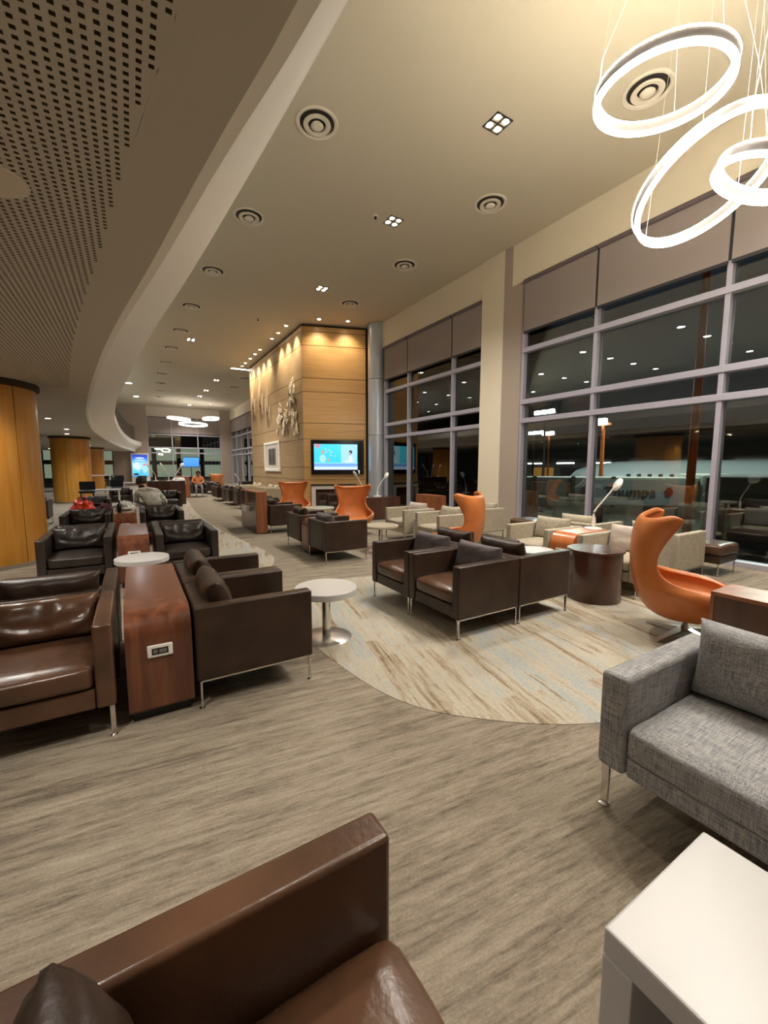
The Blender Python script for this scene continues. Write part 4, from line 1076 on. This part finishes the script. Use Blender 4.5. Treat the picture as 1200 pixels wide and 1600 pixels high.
o = heap('folded_coat', 'cloth_maroon', -.49, 9.47, .635, .10, .11, .10, 'dark maroon coat beside the red bag', 'coat', 5)
o = heap('folded_coat', 'cloth_black', -2.2, 10.48, .635, .34, .2, .18, 'black coat heaped on the armchair left of the red bag', 'coat', 9)
o = heap('pale_jacket', 'hoodie', -.16, 9.6, .628, .145, .26, .12, 'pale grey jacket lying on the console beside the sitting person', 'jacket', 13)
o = heap('towel', 'cloth_white', -2.2, 9.98, .42, .14, .1, .14, 'white cloth in front of the black coat', 'cloth', 15)
t = empty('drink_bottle', (-.24, 8.98, .626), 0, 'small dark bottle on the console before the pale jacket', 'bottle')
lathe('body', 'black_gloss', [(0, 0), (.032, 0), (.034, .01), (.034, .14), (.014, .18), (.014, .2), (0, .2)], 16, t); lathe('cap', 'black_plastic', [(.016, .2), (.016, .225), (0, .225)], 12, t)

# ------------------------------------------------------------------ people
def person(loc, rz, label, top, pants, joints, lean=0):
    t = empty('person', loc, rz, label, 'person')
    J = joints
    E = [('pelvis', 'belly'), ('belly', 'chest'), ('chest', 'neck'), ('neck', 'head_base'), ('head_base', 'skull'), ('skull', 'crown')]
    for s in ('l', 'r'):
        E += [('chest', 'shoulder_' + s), ('shoulder_' + s, 'elbow_' + s), ('elbow_' + s, 'wrist_' + s), ('wrist_' + s, 'palm_' + s), ('pelvis', 'hip_' + s), ('hip_' + s, 'knee_' + s), ('knee_' + s, 'ankle_' + s), ('ankle_' + s, 'toe_' + s)]
    names = list(J); idx = {n: i for i, n in enumerate(names)}
    rad = {'pelvis': .15, 'belly': .145, 'chest': .155, 'neck': .06, 'head_base': .07, 'skull': .098, 'crown': .075, 'shoulder': .075, 'elbow': .052, 'wrist': .036, 'palm': .04, 'hip': .1, 'knee': .065, 'ankle': .045, 'toe': .04}
    me = bpy.data.meshes.new('body'); me.from_pydata([J[n] for n in names], [(idx[a], idx[b]) for a, b in E], [])
    o = link('body', me, t); sk = o.modifiers.new('skin', 'SKIN'); sk.use_smooth_shade = True
    lay = me.skin_vertices[0].data
    for n in names:
        r = rad[n.split('_')[0] if n not in rad else n]; lay[idx[n]].radius = (r, r); lay[idx[n]].use_root = n == 'pelvis'
    s2_ = o.modifiers.new('smooth', 'SUBSURF'); s2_.levels = 1; s2_.render_levels = 2
    dg = bpy.context.evaluated_depsgraph_get(); ev = o.evaluated_get(dg); nm = bpy.data.meshes.new_from_object(ev)
    o.modifiers.clear(); o.data = nm
    nm.materials.clear()
    for m in (top, pants, 'skin'): nm.materials.append(MAT[m])
    for p in nm.polygons:
        c = p.center; p.use_smooth = True
        best = min(names, key=lambda n: (Vector(J[n]) - c).length / (rad[n.split('_')[0] if n not in rad else n] + .05))
        b = best.split('_')[0]
        p.material_index = 2 if best in ('head_base', 'skull', 'crown', 'neck') or b in ('palm',) else (1 if b in ('hip', 'knee', 'ankle', 'toe', 'pelvis') else 0)
    # hands: five short fingers rooted in each palm
    for s in ('l', 'r'):
        w, pm = Vector(J['wrist_' + s]), Vector(J['palm_' + s]); d = (pm - w).normalized(); sd = d.cross(Vector((0, 0, 1))).normalized()
        for k in range(4):
            bm = bmesh.new()
            a = pm + sd * (.03 - .02 * k); ln = (.07, .08, .075, .06)[k]
            bm_tube(bm, [a, a + d * ln * .5 + Vector((0, 0, -.004)), a + d * ln + Vector((0, 0, -.02))], [.009, .0085, .007], 6); link('finger', finish(bm, 'finger', 'skin', True), t)
        bm = bmesh.new(); a = w.lerp(pm, .5) + sd * .035 * (1 if s == 'l' else -1); bm_tube(bm, [a, a + sd * .03 * (1 if s == 'l' else -1) + d * .03, a + sd * .03 * (1 if s == 'l' else -1) + d * .06], [.011, .010, .008], 6)
        link('thumb', finish(bm, 'thumb', 'skin', True), t)
    # head details
    h = Vector(J['skull']); f = (Vector(J['face_dir']) if 'face_dir' in J else Vector((0, -1, 0)))
    return t, o, h
def head_bits(t, h, f, hairm='hair'):
    """hair cap, nose, ears, eyes, mouth; f = facing unit vector"""
    f = f.normalized(); sd = f.cross(Vector((0, 0, 1))).normalized(); up = sd.cross(f)
    bm = bmesh.new(); bmesh.ops.create_icosphere(bm, subdivisions=3, radius=1)
    dele = []
    for v in bm.verts:
        p = v.co; d = p.dot(f); u = p.dot(up)
        if (d > .35 and u < .45) or u < -.55: dele.append(v)
    bmesh.ops.delete(bm, geom=dele, context='VERTS')
    for v in bm.verts:
        p = v.co; d, u, s = p.dot(f), p.dot(up), p.dot(sd); k = 1 + .05 * noise.noise(p * 6)
        v.co = h + (f * d * .118 + up * (u * .125 + .012) + sd * s * .103) * k
    hr = link('hair', finish(bm, 'hair', hairm, True, 80), t); m = hr.modifiers.new('thickness', 'SOLIDIFY'); m.thickness = .012; m.offset = -1
    def blob(name, mat, c, r3):
        bm = bmesh.new(); bmesh.ops.create_icosphere(bm, subdivisions=2, radius=1, matrix=Matrix.Translation(c) @ Matrix.Diagonal((*r3, 1))); link(name, finish(bm, name, mat, True, 80), t)
    blob('nose', 'skin', h + f * .105 - up * .005, (.016, .016, .024))
    for s in (-1, 1):
        blob('ear', 'skin', h + sd * s * .098 - up * .005, (.014, .018, .03)); blob('eye', 'hair', h + f * .09 + sd * s * .035 + up * .02, (.012, .012, .012))
    bm = bmesh.new(); bm_tube(bm, [h + f * .095 - sd * .022 - up * .05, h + f * .1 - up * .052, h + f * .095 + sd * .022 - up * .05], .005, 6); link('mouth', finish(bm, 'mouth', 'skin', True), t)
def sit(lx=0.0, ly=0.0):
    """seated pose facing -Y, seat height .43; lx/ly lean of the upper body"""
    J = {'pelvis': (0, .08, .55), 'belly': (lx * .3, .10 + ly * .3, .68), 'chest': (lx * .7, .10 + ly * .7, .85), 'neck': (lx, .06 + ly, .985), 'head_base': (lx * 1.12, .02 + ly, 1.04), 'skull': (lx * 1.25, -.01 + ly * 1.1, 1.115), 'crown': (lx * 1.35, .0 + ly * 1.1, 1.165)}
    for s, q in (('l', 1), ('r', -1)):
        J.update({'shoulder_' + s: (lx * .85 + q * .19, .10 + ly * .85, .91), 'elbow_' + s: (lx * .6 + q * .26, .0 + ly * .3, .72), 'wrist_' + s: (q * .15, -.2, .65), 'palm_' + s: (q * .10, -.27, .63),
                  'hip_' + s: (q * .1, .02, .52), 'knee_' + s: (q * .13, -.40, .52), 'ankle_' + s: (q * .13, -.42, .10), 'toe_' + s: (q * .14, -.55, .05)})
    return J
J = sit(.22, -.05)
t, o, h = person((.42, 9.83, .03), R(180), 'person in a pale hoodie sitting with their back to us, leaning left', 'hoodie', 'cloth_black', J)
head_bits(t, h, Vector((.15, -1, -.25)), 'hair')
bm = bmesh.new(); bmesh.ops.create_icosphere(bm, subdivisions=3, radius=1)
for v in bm.verts:
    p = v.co; v.co = Vector((.19 + p.x * .15, .10 + p.y * .07, .965 + p.z * .055)) + p * .02 * noise.noise(p * 4)
link('hood', finish(bm, 'hood', 'hoodie', True, 80), t)
t, o, h = person((2.72, 22.27, .03), 0, 'person in an orange top sitting by the far divider', 'cloth_orange', 'cloth_grey', sit(.02, -.05)); head_bits(t, h, Vector((0, -1, -.2)))
t, o, h = person((1.6, 19.4, .03), R(180), 'person sitting behind the lamps of the far desk', 'cloth_white', 'cloth_black', sit(-.04, -.02)); head_bits(t, h, Vector((0, -1, -.2)))
t = empty('stool', (1.6, 19.42, 0), 0, 'dark stool under the person behind the far desk', 'stool')
link('seat', cushion_mesh('seat', 'cloth_black', .42, .42, .08, .03, .01, 0, 1, 0, 6), t, (0, 0, .37)); lathe('stem', 'dark_metal', [(.2, 0), (.2, .01), (.03, .02), (.03, .37)], 16, t)

# ------------------------------------------------------------------ the apron outside
GZ = -3.2
tag(boxes('ground_apron', 'apron', [(WX + .3, -60, GZ - .2, 160, 140, GZ)]), kind='structure')
tag(boxes('ground_rear', 'apron', [(-60, BY + .4, GZ - .2, WX + .3, 140, GZ)]), kind='structure')
tm = empty('terminal_building', (70, 40, GZ), 0, 'long dark terminal building across the apron with strip lights', 'building')
box('facade', 'terminal', -6, -60, 0, 6, 45, 9.0, 0, tm); box('roof', 'terminal_dark', -7.5, -61, 9.0, 8, 46, 10.2, 0, tm); box('canopy', 'terminal', -9, -60, 5.4, -6, 45, 6.0, 0, tm)
for i in range(17):
    y = -58 + i * 6
    box('strip_light', 'strip_glow', -9.1, y, 5.2, -8.9, y + 3.2, 5.38, 0, tm)
    box('bay', 'amber_wall' if i % 5 in (1, 2) else 'terminal_dark', -6.06, y, .2, -6.0, y + 4.6, 4.6, 0, tm)
def light_mast(x, y, h, n, label, mat='dark_metal', bulb='flood_glow'):
    t = empty('light_mast', (x, y, GZ), 0, label, 'light mast', 'apron light masts')
    tube('pole', mat, [(0, 0, 0), (0, 0, h)], [.16, .10], 10, t); box('crossbar', mat, -.1, -n * .45, h - .15, .1, n * .45, h, 0, t)
    for k in range(n): box('floodlight', bulb, -.35, (k - (n - 1) / 2) * .85 - .3, h - .1, -.05, (k - (n - 1) / 2) * .85 + .3, h + .28, .05, t)
light_mast(36.2, 28.4, 10.1, 3, 'tall floodlight mast behind the narrow window bay', 'dark_metal')
light_mast(46.4, 38.1, 9.1, 4, 'lower floodlight mast with a row of lamps', 'dark_metal')
light_mast(41.2, 31.7, 8.4, 2, 'short floodlight mast with an orange collar', 'post_orange')
light_mast(25.6, 15.7, 7.4, 1, 'orange street lamp above the parked aeroplane', 'post_orange')
light_mast(17.5, 7.3, 16.5, 1, 'tall slim orange mast standing close to the window', 'post_orange')
# parked aeroplane
ap = empty('aeroplane', (43.7, 14.3, GZ), R(-62), 'white airliner parked behind the boarding bridge', 'aeroplane')
bm = bmesh.new(); ra = [(-14, .15), (-13.6, .6), (-12.8, 1.1), (-11.5, 1.55), (-9.5, 1.85), (-7, 1.95), (8, 1.95), (12, 1.6), (16, .8), (18, .25)]
rows = []
for x, r in ra: rows.append([bm.verts.new((x, r * math.cos(2 * math.pi * k / 24), 3.3 + (.3 if x > 10 else 0) - (.25 if x < -13 else 0) + r * math.sin(2 * math.pi * k / 24))) for k in range(24)])
for A, B in zip(rows, rows[1:]):
    for k in range(24): bm.faces.new((A[k], A[(k + 1) % 24], B[(k + 1) % 24], B[k]))
bm.faces.new(rows[0]); bm.faces.new(rows[-1]); link('fuselage', finish(bm, 'fuselage', 'plane_white', True), ap)
for s in (-1, 1):
    prism('wing', 'plane_white', [(-2, 1.5 * s), (3.5, 1.5 * s), (8.5, 15 * s), (7, 15 * s)], 'z', 2.5, 2.8, ap)
    lathe('engine', 'dark_metal', [(0, 0), (.95, 0), (1.05, .6), (.9, 3.0), (.5, 3.6), (0, 3.6)], 20, ap, (-2.5, 5.2 * s, 1.6), (0, R(90), 0))
prism('tail_fin', 'plane_white', [(12.5, 4.6), (16, 9.5), (18.2, 9.5), (17, 4.2)], 'y', -.12, .12, ap)
for k in range(22): box('cabin_window', 'terminal_dark', -8.5 + k * .8, -1.99, 3.65, -8.2 + k * .8, -1.88, 4.05, 0, ap)
for x, y in ((-10.5, 0), (3, 2), (3, -2)): lathe('wheel', 'cloth_black', [(0, -.25), (.5, -.25), (.55, 0), (.5, .25), (0, .25)], 16, ap, (x, y, .55), (R(90), 0, 0))
for b in ((-10.6, -.1, .5, -10.4, .1, 1.6), (2.9, 1.9, .5, 3.1, 2.1, 2.4), (2.9, -2.1, .5, 3.1, -1.9, 2.4)): box('gear_strut', 'dark_metal', *b, 0, ap)
# boarding bridge in front of it
bg = empty('boarding_bridge', (23.4, 13.5, GZ), R(-46), 'grey boarding bridge with printed panel outside the window', 'boarding bridge')
box('tunnel', 'bridge_panel', -13, -1.3, 2.5, 3.6, 1.3, 4.1, .05, bg); box('cab', 'bridge_panel', 3.6, -1.6, 2.4, 5.2, 1.6, 4.3, .2, bg)
for k in range(7): box('rib', 'terminal', -12.5 + k * 2, -1.36, 2.45, -12.3 + k * 2, -1.28, 4.15, 0, bg)
for x in (-9, -1):
    for b in ((x - .25, -1.0, .4, x + .25, -.7, 2.4), (x - .25, .7, .4, x + .25, 1.0, 2.4), (x - .5, -1.3, 0, x + .5, 1.3, .4)): box('support', 'dark_metal', *b, 0, bg)
pnl = box('printed_panel', 'plane_white', -1.5, -1.45, 2.65, 3.2, -1.37, 4.0, 0, bg)
cu = bpy.data.curves.new('lettering', 'FONT'); cu.body = 'Thumpa'; cu.size = .75; cu.extrude = .01; cu.align_x = 'CENTER'
lt = link('lettering', cu); lme = bpy.data.meshes.new_from_object(lt.evaluated_get(bpy.context.evaluated_depsgraph_get())); bpy.data.objects.remove(lt)
lme.materials.clear(); lme.materials.append(MAT['ink_grey']); link('lettering', lme, pnl, (.4, -1.47, 3.1), (R(90), 0, 0))
disc('red_mark', 'ink_red', 2.2, 3.35, .2, .26, -1.47, pnl, 8)
# apron vehicles and added fill spots
for i, (vx, vy, h, mt, l) in enumerate(((16.2, 5.2, 4.5, 'red_glow', 'service vehicle with a red tail light'), (22.9, 7.0, 3.5, 'yellow_glow', 'service vehicle with a yellow beacon'), (62.0, -8.0, 4.2, 'blue_glow', 'service vehicle with a blue lit panel'))):
    t = empty('service_vehicle', (vx, vy, GZ), R(20 + 30 * i), l, 'vehicle', 'apron service vehicles')
    box('body', 'terminal', -2.2, -1, .5, 2.2, 1, h - .1, .1, t); box('cab', 'terminal_dark', -2.6, -.95, .5, -1.6, .95, h * .8, .1, t)
    box('beacon', mt, -.35, -1.05, h - .12, .35, -.75, h + .18, .05, t)
    for sx in (-1, 1):
        for sy in (-1, 1): lathe('wheel', 'cloth_black', [(0, -.12), (.35, -.12), (.38, 0), (.35, .12), (0, .12)], 14, t, (sx * 1.4, sy * .95, .38), (R(90), 0, 0))
for lx, ly, pw in ((24.6, 17.2, 2600), (27.5, 12.0, 2200), (25.1, 6.7, 1600)):
    l = bpy.data.lights.new('apron_fill', 'SPOT'); l.energy = pw; l.color = (.85, 1, .92); l.spot_size = R(150); l.shadow_soft_size = .5; link('apron_fill', l, None, (lx, ly, 9))  # spots without fittings, added so the parked aeroplane shows
# building with lit rooms behind the end window
rb = empty('rear_building', (4, 56, GZ), 0, 'pale lit building seen through the end window', 'building')
box('facade', 'terminal_dark', -14, 0, 0, 14, 6, 13, 0, rb)
for i in range(9):
    for j in range(2):
        w = box('window_frame', 'terminal_dark', -12 + i * 2.6, -.12, 3.4 + j * 1.9, -9.7 + i * 2.6, 0, 5.0 + j * 1.9, 0, rb); box('lit_pane', 'lit_room', -11.9 + i * 2.6, -.14, 3.5 + j * 1.9, -9.8 + i * 2.6, -.125, 4.95 + j * 1.9, 0, w)
